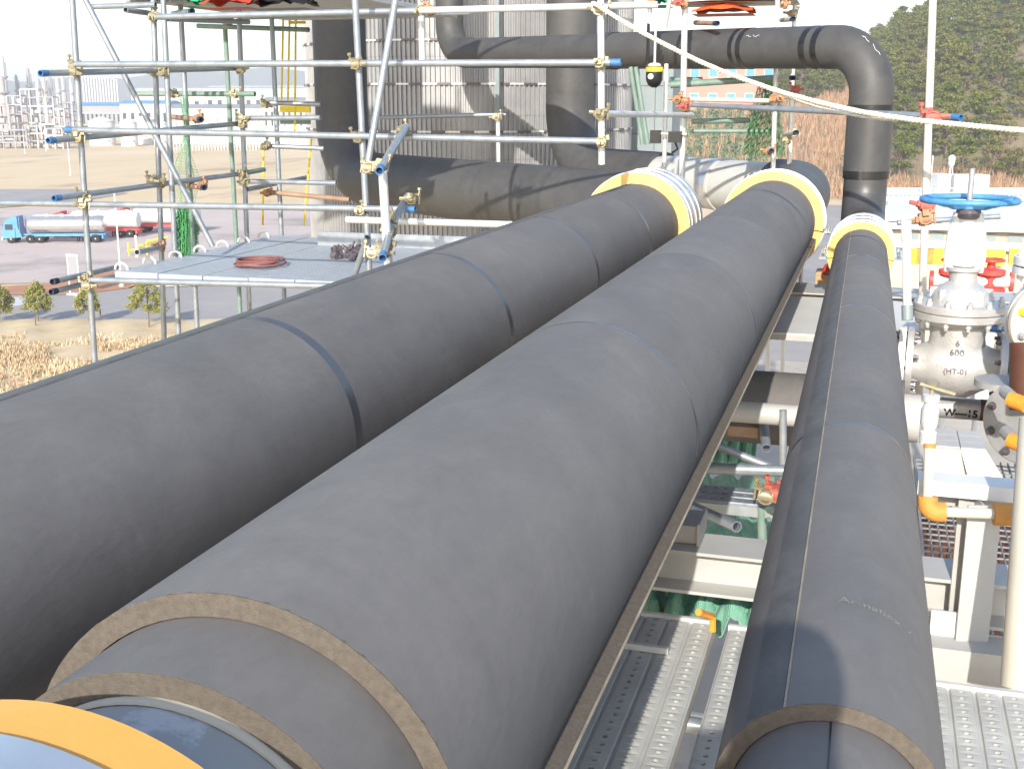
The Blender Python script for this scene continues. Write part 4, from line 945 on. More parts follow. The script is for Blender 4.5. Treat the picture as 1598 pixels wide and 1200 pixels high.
# panelled white box beside the valve
bx = PD(1499, 700, 5.7)
wb = thing('duct_box', 'white panelled duct box below the bare pipe', 'duct', (bx.x, bx.y, bx.z))
for i in range(2):
    for j in range(3): MB().box((-.058 + .116*i, .06 + .11*j, .0), (.112, .106, .01)).build('panel', 'steel_paint', wb)
MB().box((0, .17, -.075), (.23, .335, .138)).build('casing', 'steel_paint', wb)
MB().prism([(0.0, -.003, 0), (.115, -.003, 0), (.2, -.05, -.12), (.04, -.05, -.12)], (0, .012, 0)).build('apron', 'white_paint', wb)

# ------------------------------------------------------------------ gear behind the valves
yb_ = thing('crane_beam', 'yellow crane beam on pale posts beyond the gate valve', 'beam')
ya, ybb = PD(1410, 400, 21), PD(1700, 402, 21)
L_ = (ybb - ya)
for k, (s0, s1, m) in enumerate(((0, .07, 'yellow_paint'), (.072, .16, 'orange_dirty'), (.162, .255, 'yellow_paint'), (.257, .34, 'orange_dirty'), (.342, .54, 'yellow_paint'), (.57, 1, 'yellow_paint'))):
    p, q = ya + L_*s0, ya + L_*s1; MB().span((p.x, p.y, p.z - .14), (q.x, p.y + .2, p.z + .13)).build('beam_section', m, yb_)
for px in (1440, 1557):
    p = PD(px, 412, 21); MB().span((p.x - .06, p.y, 0), (p.x + .06, p.y + .12, p.z)).build('post', 'white_paint', yb_)
for px, py, lab in ((1487, 436, 'red hydrant valve left of the silver valve bonnet'), (1545, 436, 'pink red hydrant valve right of the silver valve bonnet')):
    p = PD(px, py, 13.5); h = thing('hydrant', lab, 'hydrant', p)
    MB().lathe([(.16, -.16), (.17, -.14), (.17, -.10), (.07, -.09), (.08, .05), (.16, .06), (.16, .11), (.05, .13), (.04, .22)], 20).build('barrel', 'red_paint', h)
    MB().sweep([(-.25, 0, -.02), (.22, 0, -.02)], .07, 14).build('outlet', 'white_paint', h)
    for sx in (-1, 1): MB().lathe([(.02, sx*.23 - .02), (.11, sx*.23 - .02), (.11, sx*.23 + .02), (.02, sx*.23 + .02)], 18, (0, 0, -.02), 'X').build('cap', 'red_paint', h)
    MB().torus((0, 0, .22), .13, .018, 24, 8).build('wheel', 'red_paint', h); MB().lathe([(.05, -2.6), (.05, -.15)], 12).build('standpipe', 'white_paint', h)
sh = thing('shed', 'long low white shed with brown window strip beyond the crane beam', 'shed')
sa = PD(1385, 345, 27); sb = PD(1760, 349, 27); zt = PD(1500, 318, 30).z
MB().prism([(sa.x, sa.y, sa.z), (sb.x, sa.y, sb.z), (sb.x, sa.y + 3.4, zt), (sa.x, sa.y + 3.4, zt)], (0, 0, .1)).build('roof', 'white_paint', sh)
MB().span((sa.x + .05, sa.y + .2, 0), (sb.x - .1, sa.y + 3.2, sa.z - .02)).build('wall', 'concrete', sh)
MB().span((sa.x, sa.y - .05, sa.z - .17), (sb.x, sa.y + .1, sa.z - .03)).build('gutter', 'white_paint', sh)
MB().span((sa.x, sa.y + .0, PD(1500, 387, 27).z), (sb.x, sa.y + .15, PD(1500, 374, 27).z)).build('lower_gutter', 'white_paint', sh)
for k in range(9): 
    x = sa.x + .4 + k*.55; MB().span((x, sa.y + .17, sa.z - .42), (x + .3, sa.y + .197, sa.z - .25)).build('window', 'grey_panel', sh)
# clutter at the foot of the slim pipe saddle
tag(MB().span(PD(1272, 446, 11), PD(1296, 424, 11) + Vector((0, .2, 0))).build('cardboard_box', 'wood'), 'brown cardboard box on the deck between the pipe ends', 'box')
tarp('plastic_bag', PD(1293, 428, 10.9), (.12, .15, .12), 'tarp_red', 'crumpled red plastic bag beside the cardboard box', 'bag', 12)

# ================================================================== ground, roads, far plant
mat('dry_grass', (0.54, 0.40, 0.23), 0.95, c2=(0.63, 0.49, 0.31), scale=0.035, detail=10, stretch=(1, .35, 1), c3=(0.33, 0.20, 0.12), s3=1.5, t3=(0.55, 0.70))
mat('asphalt', (0.27, 0.25, 0.24), 0.9, c2=(0.33, 0.30, 0.285), scale=0.12, detail=9, c3=(0.22, 0.20, 0.19), t3=(0.55, 0.7))
mat('lot', (0.44, 0.36, 0.32), 0.9, c2=(0.52, 0.43, 0.39), scale=0.07, detail=9, c3=(0.30, 0.255, 0.235), t3=(0.52, 0.64))
mat('red_soil', (0.36, 0.16, 0.08), 0.95, c2=(0.44, 0.22, 0.12), scale=0.2)
mat('straw', (0.50, 0.38, 0.22), 0.95, c2=(0.60, 0.48, 0.31), scale=0.3, c3=(0.40, 0.28, 0.16), t3=(0.5, 0.7))
mat('reed', (0.36, 0.22, 0.13), 0.95, c2=(0.46, 0.30, 0.18), scale=.4); mat('line_paint', (0.7, 0.69, 0.66), 0.8)
mat('needles', (0.085, 0.115, 0.018), 0.8, c2=(0.17, 0.185, 0.035), scale=0.5, spec=.2); mat('needles_b', (0.105, 0.12, 0.025), 0.8, c2=(0.20, 0.19, 0.045), scale=0.5, spec=.2)
mat('young_leaf', (0.20, 0.21, 0.05), 0.7, c2=(0.31, 0.29, 0.09), scale=1.6, spec=.2); mat('bark', (0.14, 0.10, 0.07), 0.9, c2=(0.22, 0.15, 0.10), scale=6)
mat('twig', (0.23, 0.15, 0.12), 0.9, c2=(0.30, 0.20, 0.16), scale=1); mat('far_hill', (0.12, 0.14, 0.13), 0.95, c2=(0.17, 0.17, 0.15), scale=0.004)
mat('plant_pale', (0.48, 0.46, 0.45), 0.7, c2=(0.58, 0.56, 0.54), scale=.05); mat('plant_grey', (0.25, 0.25, 0.27), 0.7, c2=(0.33, 0.32, 0.33), scale=.05)
mat('plant_pink', (0.48, 0.23, 0.18), 0.8, c2=(0.54, 0.28, 0.22), scale=.05); mat('plant_rose', (0.44, 0.37, 0.355), 0.8, c2=(0.52, 0.46, 0.44), scale=.05); mat('roof_blue', (0.10, 0.30, 0.50), 0.6); mat('wall_green', (0.32, 0.42, 0.36), 0.8, c2=(0.38, 0.47, 0.42), scale=.05)
mat('glass_dark', (0.03, 0.045, 0.06), 0.15, spec=.8); mat('cab_blue', (0.07, 0.24, 0.44), 0.45, c2=(.10, .28, .48), scale=1); mat('tyre', (0.02, 0.02, 0.02), 0.9)
mat('polished', (0.62, 0.60, 0.58), 0.25, 0.8, c2=(0.70, .68, .66), scale=1)

def sheet(name, pts, z, m):
    b = MB(); b.add([(p.x, p.y, z) for p in pts], [tuple(range(len(pts)))]); return tag(b.build(name, m, None, 0), kind='structure')
g = MB(); NG = 60; GS = 3200
g.add([(-GS + 2*GS*i/NG, -800 + (2*GS)*j/NG, 0) for i in range(NG + 1) for j in range(NG + 1)], [(i*(NG+1)+j, (i+1)*(NG+1)+j, (i+1)*(NG+1)+j+1, i*(NG+1)+j+1) for i in range(NG) for j in range(NG)])
tag(g.build('ground', 'dry_grass', None, 0), kind='structure')
G = lambda px, py: PZ(px, py, 0)
sheet('parking_lot', [G(-500, 345), G(60, 325), G(330, 322), G(560, 322), G(560, 480), G(200, 440), G(-500, 452)], 0.05, 'lot')
sheet('road', [G(-500, 296), G(120, 296), G(200, 302), G(120, 316), G(-60, 330), G(-500, 345)], 0.09, 'asphalt')
sheet('road', [G(-500, 462), G(60, 462), G(200, 452), G(560, 440), G(560, 540), G(280, 508), G(150, 505), G(-500, 498)], 0.10, 'asphalt')
sheet('soil_strip', [G(-200, 462), G(60, 446), G(160, 425), G(260, 424), G(200, 452), G(120, 462)], 0.14, 'red_soil')
sheet('road_marking', [G(215, 449.5), G(320, 446), G(320, 447.6), G(215, 451.2)], 0.15, 'line_paint')
sheet('path', [G(-300, 472), G(40, 466), G(60, 469), G(30, 480), G(-300, 490)], 0.135, 'plant_pale')
# straw bank with tufts
bank = MB(); ng = 40
for i in range(ng + 1):
    for j in range(9): 
        p = G(-200 + 620*i/ng, [500, 504, 510, 520, 535, 555, 580, 615, 660][j]); bank.v.append((p.x, p.y, [0.12, .3, .35, .35, .35, .3, .25, .15, .03][j]*(.75 + .25*math.sin(i*1.3)) + .02))
bank.f += [(i*9+j, (i+1)*9+j, (i+1)*9+j+1, i*9+j+1) for i in range(ng) for j in range(8)]
tag(bank.build('bank', 'straw'), kind='structure')
def tufts(name, n_, pos, h0, h1, m, label, blades=7, w=.03, seed=3):
    r_ = random.Random(seed); b = MB()
    for _ in range(n_):
        p = pos(r_)
        if noise.noise(p*0.22) + r_.uniform(-.25, .25) < -.02: continue
        for k in range(blades):
            a = r_.uniform(0, 6.28); h = r_.uniform(h0, h1)*(.55 + .9*abs(noise.noise(p*.35))); lean = Vector((math.cos(a), math.sin(a), 0))*h*r_.uniform(.15, .6); s_ = Vector((-math.sin(a), math.cos(a), 0))*w*r_.uniform(.6, 1.4)
            q = p + Vector((r_.gauss(0, .2), r_.gauss(0, .2), 0)); b.add([q - s_, q + s_, q + lean*.5 + Vector((0, 0, h*.6)) + s_*.6, q + lean + Vector((0, 0, h)), q + lean*.5 + Vector((0, 0, h*.6)) - s_*.6], [(0, 1, 2, 3, 4)])
    o = b.build(name, m, None, 0); return tag(o, label, 'grass', kind='stuff')
tufts('dry_grass', 2600, lambda r: G(r.uniform(-60, 330), r.choice([r.uniform(528, 640), r.uniform(540, 620)])) + Vector((0, 0, .25)), .2, .6, 'straw', 'pale dry grass covering the bank below the scaffold', w=.05)
tufts('dry_grass', 500, lambda r: G(r.uniform(-60, 330), r.uniform(530, 640)) + Vector((0, 0, .25)), .2, .6, 'reed', 'brown weeds mixed into the dry grass bank', w=.05, seed=8)

# roadside conical trees
def leaf_crown(r_, n_, shape, size, b=None, flat=.5):
    b = b or MB()
    for _ in range(n_):
        p = shape(r_); n = Vector((r_.gauss(0, 1), r_.gauss(0, 1), r_.gauss(0, 1) + flat)).normalized(); u = n.orthogonal().normalized(); u = Matrix.Rotation(r_.uniform(0, 6.28), 3, n) @ u; v = n.cross(u)
        s_ = size*r_.uniform(.6, 1.4); b.add([p - u*s_, p - v*s_*.5, p + u*s_, p + v*s_*.5], [(0, 1, 2, 3)])
    return b
def small_tree(base, h, w, seed, label):
    r_ = random.Random(seed); t = thing('roadside_tree', label, 'tree', base, group='small trees along the road')
    br = MB().sweep([(0, 0, -.1), (.02, 0, h*.3), (0, .02, h*.95)], [.07, .055, .012], 8)
    for k in range(26):
        z = h*(.28 + .6*k/26); a = k*2.4; l = w*.45*(1 - (z/h - .28)*1.2); br.sweep([(0, 0, z), (l*math.cos(a), l*math.sin(a), z + l*.25)], [.02, .006], 5)
    br.build('trunk', 'bark', t)
    cl_ = [(r_.uniform(0, 6.28), r_.random()**.8) for _ in range(60)]
    def shp(q):
        a, u = cl_[q.randrange(60)]; z = h*(.26 + .74*u); rad = w*.5*max(.06, math.sin(math.pi*min(1, (1 - u)*.62 + .04)))*q.uniform(.55, 1.1)
        return Vector((rad*math.cos(a) + q.gauss(0, .09), rad*math.sin(a) + q.gauss(0, .09), z + q.gauss(0, .12)))
    leaf_crown(r_, 5200, shp, .085).build('crown', 'young_leaf', t, 0)
for i, (px, py, h, w, lab) in enumerate(((-2, 506, 3.0, 2.4, 'small conical tree by the road left of the others'), (60, 506, 3.0, 2.3, 'slim conical roadside tree with a ragged gap in its crown'),
                                         (140, 507, 2.9, 1.9, 'small roadside tree partly behind the front scaffold post'), (233, 514, 3.6, 3.0, 'broad rounded conical tree beside the road'))):
    small_tree(G(px, py) + Vector((0, 0, .3)), h, w, 20 + i, lab)
for px, py in ((157, 503), (56, 514)):
    p = G(px, py); tag(MB().sweep([p, p + Vector((.05, 0, 1.1))], .06, 6).build('wooden_stake', 'bark'), 'short wooden stake at the edge of the straw bank', 'stake', 'stakes on the bank')

# tanker trucks
def tanker(label, base, rz, cabm, tankm, chm, L=11.5):
    t = thing('tanker_truck', label, 'truck', base, rz)
    # local +X is forward
    c = MB().prism([(L/2 - 2.4, -1.2, .75), (L/2 + .05, -1.2, .6), (L/2 + .1, -1.2, 1.5), (L/2 - .25, -1.2, 2.6), (L/2 - .5, -1.2, 2.95), (L/2 - 1.5, -1.2, 3.35), (L/2 - 1.9, -1.2, 3.35), (L/2 - 1.95, -1.2, 2.0)], (0, 2.4, 0)).build('cab', cabm, t)
    for sy in (-1, 1):
        MB().box((L/2 - .85, sy*1.205, 2.05), (.95, .02, .7)).build('side_window', 'glass_dark', c); MB().box((L/2 - 1.6, sy*1.21, 1.3), (.05, .03, 1.2)).build('door_seam', 'tyre', c)
        MB().box((L/2 - 2.15, sy*1.15, 2.3), (.06, .1, 2.0)).build('air_deflector', cabm, c)
    MB().box((L/2 - .02, 0, 2.05), (.06, 2.1, .8), Matrix.Rotation(-.22, 3, 'Y')).build('windscreen', 'glass_dark', c); MB().box((L/2 + .1, 0, .62), (.16, 2.4, .4)).build('bumper', 'plant_pale', c)
    prof = [(.05, -L/2), (.55, -L/2 + .02), (1.0, -L/2 + .12), (1.12, -L/2 + .35), (1.12, L/2 - 3.35), (1.0, L/2 - 3.1), (.55, L/2 - 3.0), (.05, L/2 - 2.98)]
    tk = MB().lathe(prof, 28, (0, 0, 2.25), 'X').build('tank', tankm, t); tk.scale = (1, 1.08, 1)
    MB().box((-1.4, 0, 3.42), (L - 4.6, .5, .08)).build('top_walkway', 'plant_pale', t)
    for k in range(4): MB().lathe([(.3, 0), (.3, .18), (.26, .22)], 14, (-L/2 + 1.6 + k*1.9, 0, 3.36)).build('hatch', 'plant_pale', t)
    MB().box((-.4, 0, 1.0), (L - .8, 1.1, .22)).build('chassis', chm, t)
    for sy in (-1, 1): MB().box((-1.2, sy*1.15, 1.02), (L - 5.4, .08, .34)).build('side_guard', chm, t)
    MB().box((-L/2 + .2, 0, .75), (.2, 2.3, .5)).build('rear_bumper', chm, t)
    for x in (L/2 - .95, L/2 - 3.3, L/2 - 4.5, -L/2 + 1.1, -L/2 + 2.3):
        for sy in (-1, 1):
            w = MB().lathe([(.3, -.16), (.48, -.16), (.52, -.1), (.52, .1), (.48, .16), (.3, .16)], 22, (x, sy*1.02, .52), 'Y').build('wheel', 'tyre', t)
            MB().lathe([(.05, -.17), (.29, -.12), (.29, .12), (.05, .17)], 16, (x, sy*1.02, .52), 'Y').build('rim', 'plant_pale', w)
    MB().box((-L/2 + 3.6, .4, .5), (.12, .12, .9)).build('landing_leg', 'tyre', t); MB().box((-L/2 + 3.6, -.4, .5), (.12, .12, .9)).build('landing_leg', 'tyre', t)
    return t
pa, pb = G(8, 379), G(170, 378); d = pa - pb
tanker('silver tanker truck with light blue cab and blue side guards', ((pa + pb)/2) + Vector((0, 0, .05)), math.atan2(d.y, d.x), 'cab_blue', 'polished', 'cab_blue', 12.6)
pc = G(150, 371); d2 = Vector((-.95, .35, 0))
tanker('white tanker truck with red tail parked behind the silver tanker', G(150, 370) + Vector((0, 0, .05)), math.atan2(d.y, d.x) + R(-4), 'red_paint', 'white_paint', 'red_paint', 12.0)
tanker('white tanker truck with red cab parked farthest along the row', G(246, 363) + Vector((0, 0, .05)), math.atan2(d.y, d.x) + R(-6), 'red_paint', 'white_paint', 'red_paint', 12.0)
# signs, lamps, barrier
sp = G(118, 462); sg = thing('sign_board', 'grey sign board on white posts beside the red soil strip', 'sign', sp)
s_ = 18/(462 - 153)
for x in (-.55, .55): MB().box((x, 0, 1.9), (.12, .1, 3.8)).build('post', 'white_paint', sg)
MB().box((0, -.02, 2.9), (1.0, .08, 1.75)).build('panel', 'plant_grey', sg); MB().box((0, 0, 3.82), (1.25, .14, .16)).build('top_rail', 'white_paint', sg); MB().box((0, 0, .1), (1.5, .6, .3)).build('base', 'white_paint', sg)
def lamp(label, px, py, ph):
    p = G(px, py); h = (py - ph)/F*(p - O).dot(fwd); t = thing('lamp_post', label, 'lamp post', p, group='pale lamp posts')
    MB().sweep([(0, 0, 0), (0, 0, h)], [.11, .07], 10).build('pole', 'white_paint', t); MB().sweep([(0, 0, h - .05), (.35, 0, h + .12), (.9, 0, h + .15)], .05, 8).build('arm', 'white_paint', t)
    MB().box((1.05, 0, h + .13), (.6, .22, .12)).build('lamp_head', 'white_paint', t); MB().lathe([(.25, 0), (.25, .25), (.12, .4)], 10).build('base', 'white_paint', t)
lamp('white lamp post at the tail of the silver tanker', 190, 449, 302); lamp('white lamp post in the dry field', 110, 274, 222); lamp('white lamp post before the process frames', 39, 240, 198); lamp('white lamp post at the portal frames', 72, 236, 204)
p = G(214, 402); tag(MB().lathe([(.22, 0), (.22, .1), (.11, .14), (.11, 2.2), (.16, 2.22), (.16, 2.5), (.05, 2.6)], 12, p).build('bollard', 'white_paint'), 'white bollard post behind the yellow barrier', 'bollard')
br = thing('road_barrier', 'yellow steel barrier rails standing in the lot', 'barrier', G(206, 400))
for k in range(3): MB().tube((-.6 + 1.1*k, .4*k, .6 + .55*k), (1.4 + .8*k, 2 + .5*k, .9 + .55*k), .12, 8).build('rail', 'yellow_paint', br)
for k in range(3): MB().tube((-.4 + .9*k, .5*k, 0), (-.4 + .9*k, .5*k, 1.6), .08, 8).build('post', 'yellow_paint', br)

# refinery in the haze: towers, frames, tanks, sheds
def depth_xy(px, dist): q = PD(px, 153, dist); return Vector((q.x, q.y, 0))
def hz(py, dist): return EYE - (py - 153)/F*dist*1.0
for i, (px, py, w, dist) in enumerate(((8, 88, 9, 640), (3, 120, 16, 610), (47, 108, 7, 660), (60, 116, 6, 650), (70, 120, 7, 640), (80, 114, 5, 660), (91, 122, 6, 640), (100, 117, 6, 650), (28, 118, 6, 650), (112, 124, 5, 640))):
    b = depth_xy(px, dist); h = hz(py, dist); r = w/F*dist/2; t = thing('process_tower', 'slender pale process tower of the far refinery', 'tower', b, group='process towers of the refinery')
    MB().lathe([(r, 0), (r, h*.7), (r*.8, h*.74), (r*.8, h*.96), (r*.3, h)], 14).build('shell', ('plant_pale', 'plant_rose', 'plant_grey')[i % 3], t)
    for k in range(3): MB().lathe([(r*1.0, h*(.3 + .2*k)), (r*1.6, h*(.3 + .2*k)), (r*1.6, h*(.3 + .2*k) + .9), (r*1.0, h*(.3 + .2*k) + .9)], 14).build('gallery', 'plant_grey', t)
    MB().box((r*1.25, 0, h*.45), (.5, .5, h*.9)).build('ladder', 'plant_grey', t)
for i, (x0, x1, py, lv_, dist, m) in enumerate(((10, 32, 150, 5, 500, 'plant_rose'), (32, 60, 140, 6, 520, 'plant_pale'), (60, 82, 152, 5, 490, 'plant_pale'), (82, 98, 170, 4, 470, 'plant_rose'), (98, 112, 160, 4, 520, 'plant_grey'), (-30, 12, 165, 4, 480, 'plant_grey'), (40, 66, 196, 3, 430, 'plant_pale'), (68, 92, 200, 3, 425, 'plant_rose'), (-20, 36, 202, 3, 428, 'plant_grey'))):
    a, b = depth_xy(x0, dist), depth_xy(x1, dist); h = hz(py, dist); w = (b - a).length; u = (b - a).normalized()
    t = thing('process_unit', ('open steel process frame %s of the far refinery' % ('with pinkish', 'with cream', 'with pale', 'with low pink', 'with slim grey', 'with wide grey', 'with short cream', 'with short pink', 'with low grey')[i]) .replace(' of', ' members of'), 'steel frame', a, math.atan2(u.y, u.x), 'steel frames of the refinery')
    n_ = max(2, int(w/4)); th = .45
    for k in range(n_ + 1):
        for yy in (0, 6): MB().box((w*k/n_, yy, h/2), (th, th, h)).build('post', m, t)
    for l in range(1, lv_ + 1): MB().box((w/2, 3, h*l/lv_), (w, 6.4, .5)).build('floor', 'plant_grey' if l % 2 else m, t)
    r_ = random.Random(i)
    for k in range(n_ + 2):
        x = r_.uniform(.5, w - .5); z = h*r_.choice(range(0, lv_))/lv_ + .3; rr = r_.uniform(.5, 1.3)
        if r_.random() < .5: MB().lathe([(rr, 0), (rr, h/lv_*.7), (rr*.4, h/lv_*.8)], 10, (x, 3, z)).build('drum', r_.choice(['plant_pale', 'plant_rose']), t)
        else: MB().sweep([(x - 1.5, 2, z + rr), (x + 1.5, 2, z + rr)], rr, 10).build('exchanger', r_.choice(['plant_pale', 'plant_grey']), t)
for k in range(14):                                   # row of tall exhaust stacks over the blue roof
    px = 127 + 4.4*k; b = depth_xy(px, 560); h = hz(119 + 1.2*(k % 3) + k*.4, 560)
    o = MB().lathe([(.42, 0), (.42, h*.97), (.55, h*.97), (.55, h)], 10).build('stack', 'plant_pale', None, 40, b); tag(o, 'thin white stack in the row above the blue roofed hall', 'stack', 'row of white stacks')
def hall(label, x0, x1, ytop, dist, dep, wallm, roofm, nwin=0, win='glass_dark', roof_h=1.2, zb=0, rows=1):
    a, b = depth_xy(x0, dist), depth_xy(x1, dist); u = (b - a).normalized(); w = (b - a).length; h = hz(ytop, dist) - zb
    t = thing('building', label, 'building', (a.x, a.y, zb), math.atan2(u.y, u.x))
    MB().box((w/2, dep/2, (h - roof_h)/2), (w, dep, h - roof_h)).build('wall', wallm, t)
    MB().prism([(-.5, -.5, h - roof_h + .01), (-.5, dep/2, h), (-.5, dep + .5, h - roof_h + .01)], (w + 1, 0, 0)).build('roof', roofm, t)
    for r_ in range(rows):
        for k in range(nwin):
            x = w*(k + .5)/nwin; z = (h - roof_h)*((r_ + .6)/rows)
            f = MB().box((x, -.03, z), (w/nwin*.5, .06, (h - roof_h)*.38/rows)).build('window', 'plant_pale', t); MB().box((x, -.07, z), (w/nwin*.43, .03, (h - roof_h)*.31/rows)).build('pane', win, f)
    return t
hall('long hall with bright blue roof in front of the white stacks', 118, 186, 160, 520, 20, 'plant_grey', 'roof_blue', 10)
hall('low blue roofed annex right of the white stacks', 186, 262, 157, 500, 20, 'plant_pale', 'roof_blue', 6)
hall('pale warehouse with flat white roof behind the scaffold posts', 205, 330, 138, 600, 30, 'plant_pale', 'white_paint', 8)
hall('long pale green warehouse in the far plant', 320, 500, 134, 560, 30, 'wall_green', 'plant_pale', 12)
hall('low grey green hall beside the dry field', 262, 420, 163, 470, 20, 'wall_green', 'plant_grey', 22, 'plant_grey')
hall('white office block behind the ladder', 410, 500, 152, 450, 18, 'plant_pale', 'plant_grey', 10)
for px, w, yt, d, lab in ((155, 40, 182, 455, 'widest round white storage tank before the blue roofed hall'), (197, 26, 184, 450, 'small round white storage tank beside the widest tank'), (222, 34, 180, 470, 'tall round white storage tank behind the two scaffold posts'), (247, 22, 186, 445, 'narrowest round white storage tank beside the picket fence')):
    b = depth_xy(px, d); r = w/F*d/2; h = hz(yt, d); t = thing('storage_tank', lab, 'tank', b, group='white storage tanks')
    MB().lathe([(r, 0), (r, h*.85), (r*.5, h*.96), (.1, h)], 36).build('shell', 'white_paint', t); MB().lathe([(r, h*.84), (r + .25, h*.84), (r + .25, h*.87), (r, h*.87)], 36).build('rim', 'plant_pale', t)
    for k in range(8):
        a = -.2 - 2.6*k/7; MB().box((r*1.03*math.cos(a), r*1.03*math.sin(a), h*(.1 + .1*k)), (.9, .9, .15)).build('stair_tread', 'plant_pink', t)
fe = thing('fence', 'white picket fence along the far side of the field', 'fence')
for k in range(46):
    px = 266 + 5.0*k; d = 415; b = depth_xy(px, d); MB().box((b.x, b.y, hz(186, d)/2), (.45, .3, hz(186, d))).build('picket', 'plant_pale', fe)
a, b = depth_xy(260, 415.3), depth_xy(490, 415.3); MB().prism([a + Vector((0, 0, 7)), b + Vector((0, 0, 7)), b + Vector((0, 0, 7.6)), a + Vector((0, 0, 7.6))], (0, .3, 0)).build('rail', 'plant_pale', fe)
# far hills
def ridge(name, prof, dist, m, base=0, thick=900):
    b = MB(); 
    for px, py in prof:
        q = depth_xy(px, dist); h = hz(py, dist); q2 = depth_xy(px, dist + thick); q3 = depth_xy(px, dist - thick*.35)
        b.v += [(q3.x, q3.y, base - 2), (q.x, q.y, h), (q2.x, q2.y, base - 2)]
    b.f += [(3*i + j, 3*i + 3 + j, 3*i + 4 + j, 3*i + 1 + j) for i in range(len(prof) - 1) for j in range(2)]
    return tag(b.build(name, m, None, 0), kind='structure')
r_ = random.Random(5)
ridge('hills', [(px, 118 + 8*math.sin(px*.009 + 1) + 3*math.sin(px*.041) + r_.uniform(-.8, .8)) for px in range(-800, 1500, 12)], 2100, 'far_hill', 0, 600)

# ------------------------------------------------------------------ wooded hillside at the right
crest = [(820, 152), (950, 150), (1050, 148), (1150, 146), (1230, 138), (1300, 122), (1360, 96), (1420, 62), (1500, 30), (1600, 5), (1750, -40), (2100, -120)]
def cy(px):
    for (a, ya_), (b, yb2) in zip(crest, crest[1:]):
        if px <= b: return ya_ + (yb2 - ya_)*max(0, (px - a)/(b - a))
    return crest[-1][1]
D0, D1 = 225.0, 430.0
def hill_z(px, d):
    top = hz(cy(px), D1); u = min(max((d - D0)/(D1 - D0), 0), 1); return top*(1 - (1 - u)**1.9)
hl = MB(); NX, ND = 70, 30
for i in range(NX + 1):
    for j in range(ND + 1):
        px = 820 + 1280*i/NX; d = D0 - 6 + (D1 + 120 - D0)*j/ND; q = depth_xy(px, d); hl.v.append((q.x, q.y, hill_z(px, d) + (0.5*math.sin(i*2.1 + j) if j else -1)))
hl.f += [(i*(ND+1)+j, (i+1)*(ND+1)+j, (i+1)*(ND+1)+j+1, i*(ND+1)+j+1) for i in range(NX) for j in range(ND)]
mat('hill_floor', (0.17, 0.13, 0.075), 0.95, c2=(0.24, 0.19, 0.11), scale=.08, c3=(0.10, 0.12, 0.05), t3=(.5, .65))
tag(hl.build('hillside', 'hill_floor'), kind='structure')
def pine_meshes(seed, h=9.0):
    r_ = random.Random(seed); tr = MB(); lean = r_.uniform(-.5, .5)
    pts = [Vector((lean*(z/h)**2, .25*math.sin(z*.7 + seed), z)) for z in [h*k/8 for k in range(9)]]
    tr.sweep(pts, [.17*(1 - .8*k/8) for k in range(9)], 7)
    clumps = []
    for k in range(44):
        u = r_.random()**.8; z = h*(.25 + .72*u); l = (h*.30)*(math.sin(math.pi*(.20 + .78*u))**.8)*r_.uniform(.35, 1.05); a = r_.uniform(0, 6.28); c = pts[min(8, int(z/h*8))]
        e = Vector((c.x + l*math.cos(a), c.y + l*math.sin(a), z + l*.12)); tr.sweep([Vector((c.x, c.y, z - l*.1)), e], [.06, .015], 4); clumps.append((e, r_.uniform(.5, 1.05)))
    cr = MB()
    for e, s_ in clumps:
        leaf_crown(r_, 62, lambda q: e + Vector((q.gauss(0, s_*.55), q.gauss(0, s_*.55), q.gauss(0, s_*.24))), .24, cr, 1.2)
    return tr.mesh('trunk', 'bark', 0), cr.mesh('crown', 'needles' if seed % 2 else 'needles_b', 0)
PM = [pine_meshes(s) for s in range(5)]
def bare_meshes(seed, h=6.5):
    r_ = random.Random(seed); b = MB(); ends = [(Vector((0, 0, 0)), Vector((0, 0, 1)), h*.3, .10, 0)]
    while ends:
        p, d, l, r, lv2 = ends.pop(); q = p + d*l; b.sweep([p, q], [r, r*.6], 4, False)
        if lv2 < 4:
            for k in range(3): 
                nd = (d + Vector((r_.gauss(0, .5), r_.gauss(0, .5), r_.uniform(0, .4)))).normalized(); ends.append((q, nd, l*r_.uniform(.6, .85), r*.6, lv2 + 1))
    return b.mesh('branches', 'twig', 0)
BM = [bare_meshes(s) for s in (1, 2, 3)]
r_ = random.Random(11); cnt = 0
d = D0 + 5
while d < D1 + 8:
    step = 6.4/d*F; px = 1170 + r_.uniform(0, step)
    while px < 1660:
        pj = px + r_.uniform(-.35, .35)*step; dj = d + r_.uniform(-3.2, 3.2); z = hill_z(pj, dj); q = depth_xy(pj, dj)
        ytree = 153 - (z + 8 - EYE)/dj*F
        if (pj > 1345 or dj > D0 + 95) and pj > 1205 + (dj - D0)*0.35 - 40 and ytree > -70 and cnt < 290:
            s_ = r_.uniform(.75, 1.25); m1, m2 = PM[r_.randrange(5)]
            if r_.random() < .06:
                t = put('bare_tree', BM[r_.randrange(3)], None, (q.x, q.y, z - .3), (0, 0, r_.uniform(0, 6.28)), (s_*1.15,)*3); tag(t, 'leafless brown tree among the hillside pines', 'tree', 'bare trees on the hillside')
            else:
                t = thing('pine_tree', 'green pine tree on the wooded hillside', 'tree', (q.x, q.y, z - .3), r_.uniform(0, 6.28), 'pines on the hillside'); t.scale = (s_, s_, s_*r_.uniform(.9, 1.15))
                put('trunk', m1, t); put('crown', m2, t); cnt += 1
        px += step
    d += 8.2
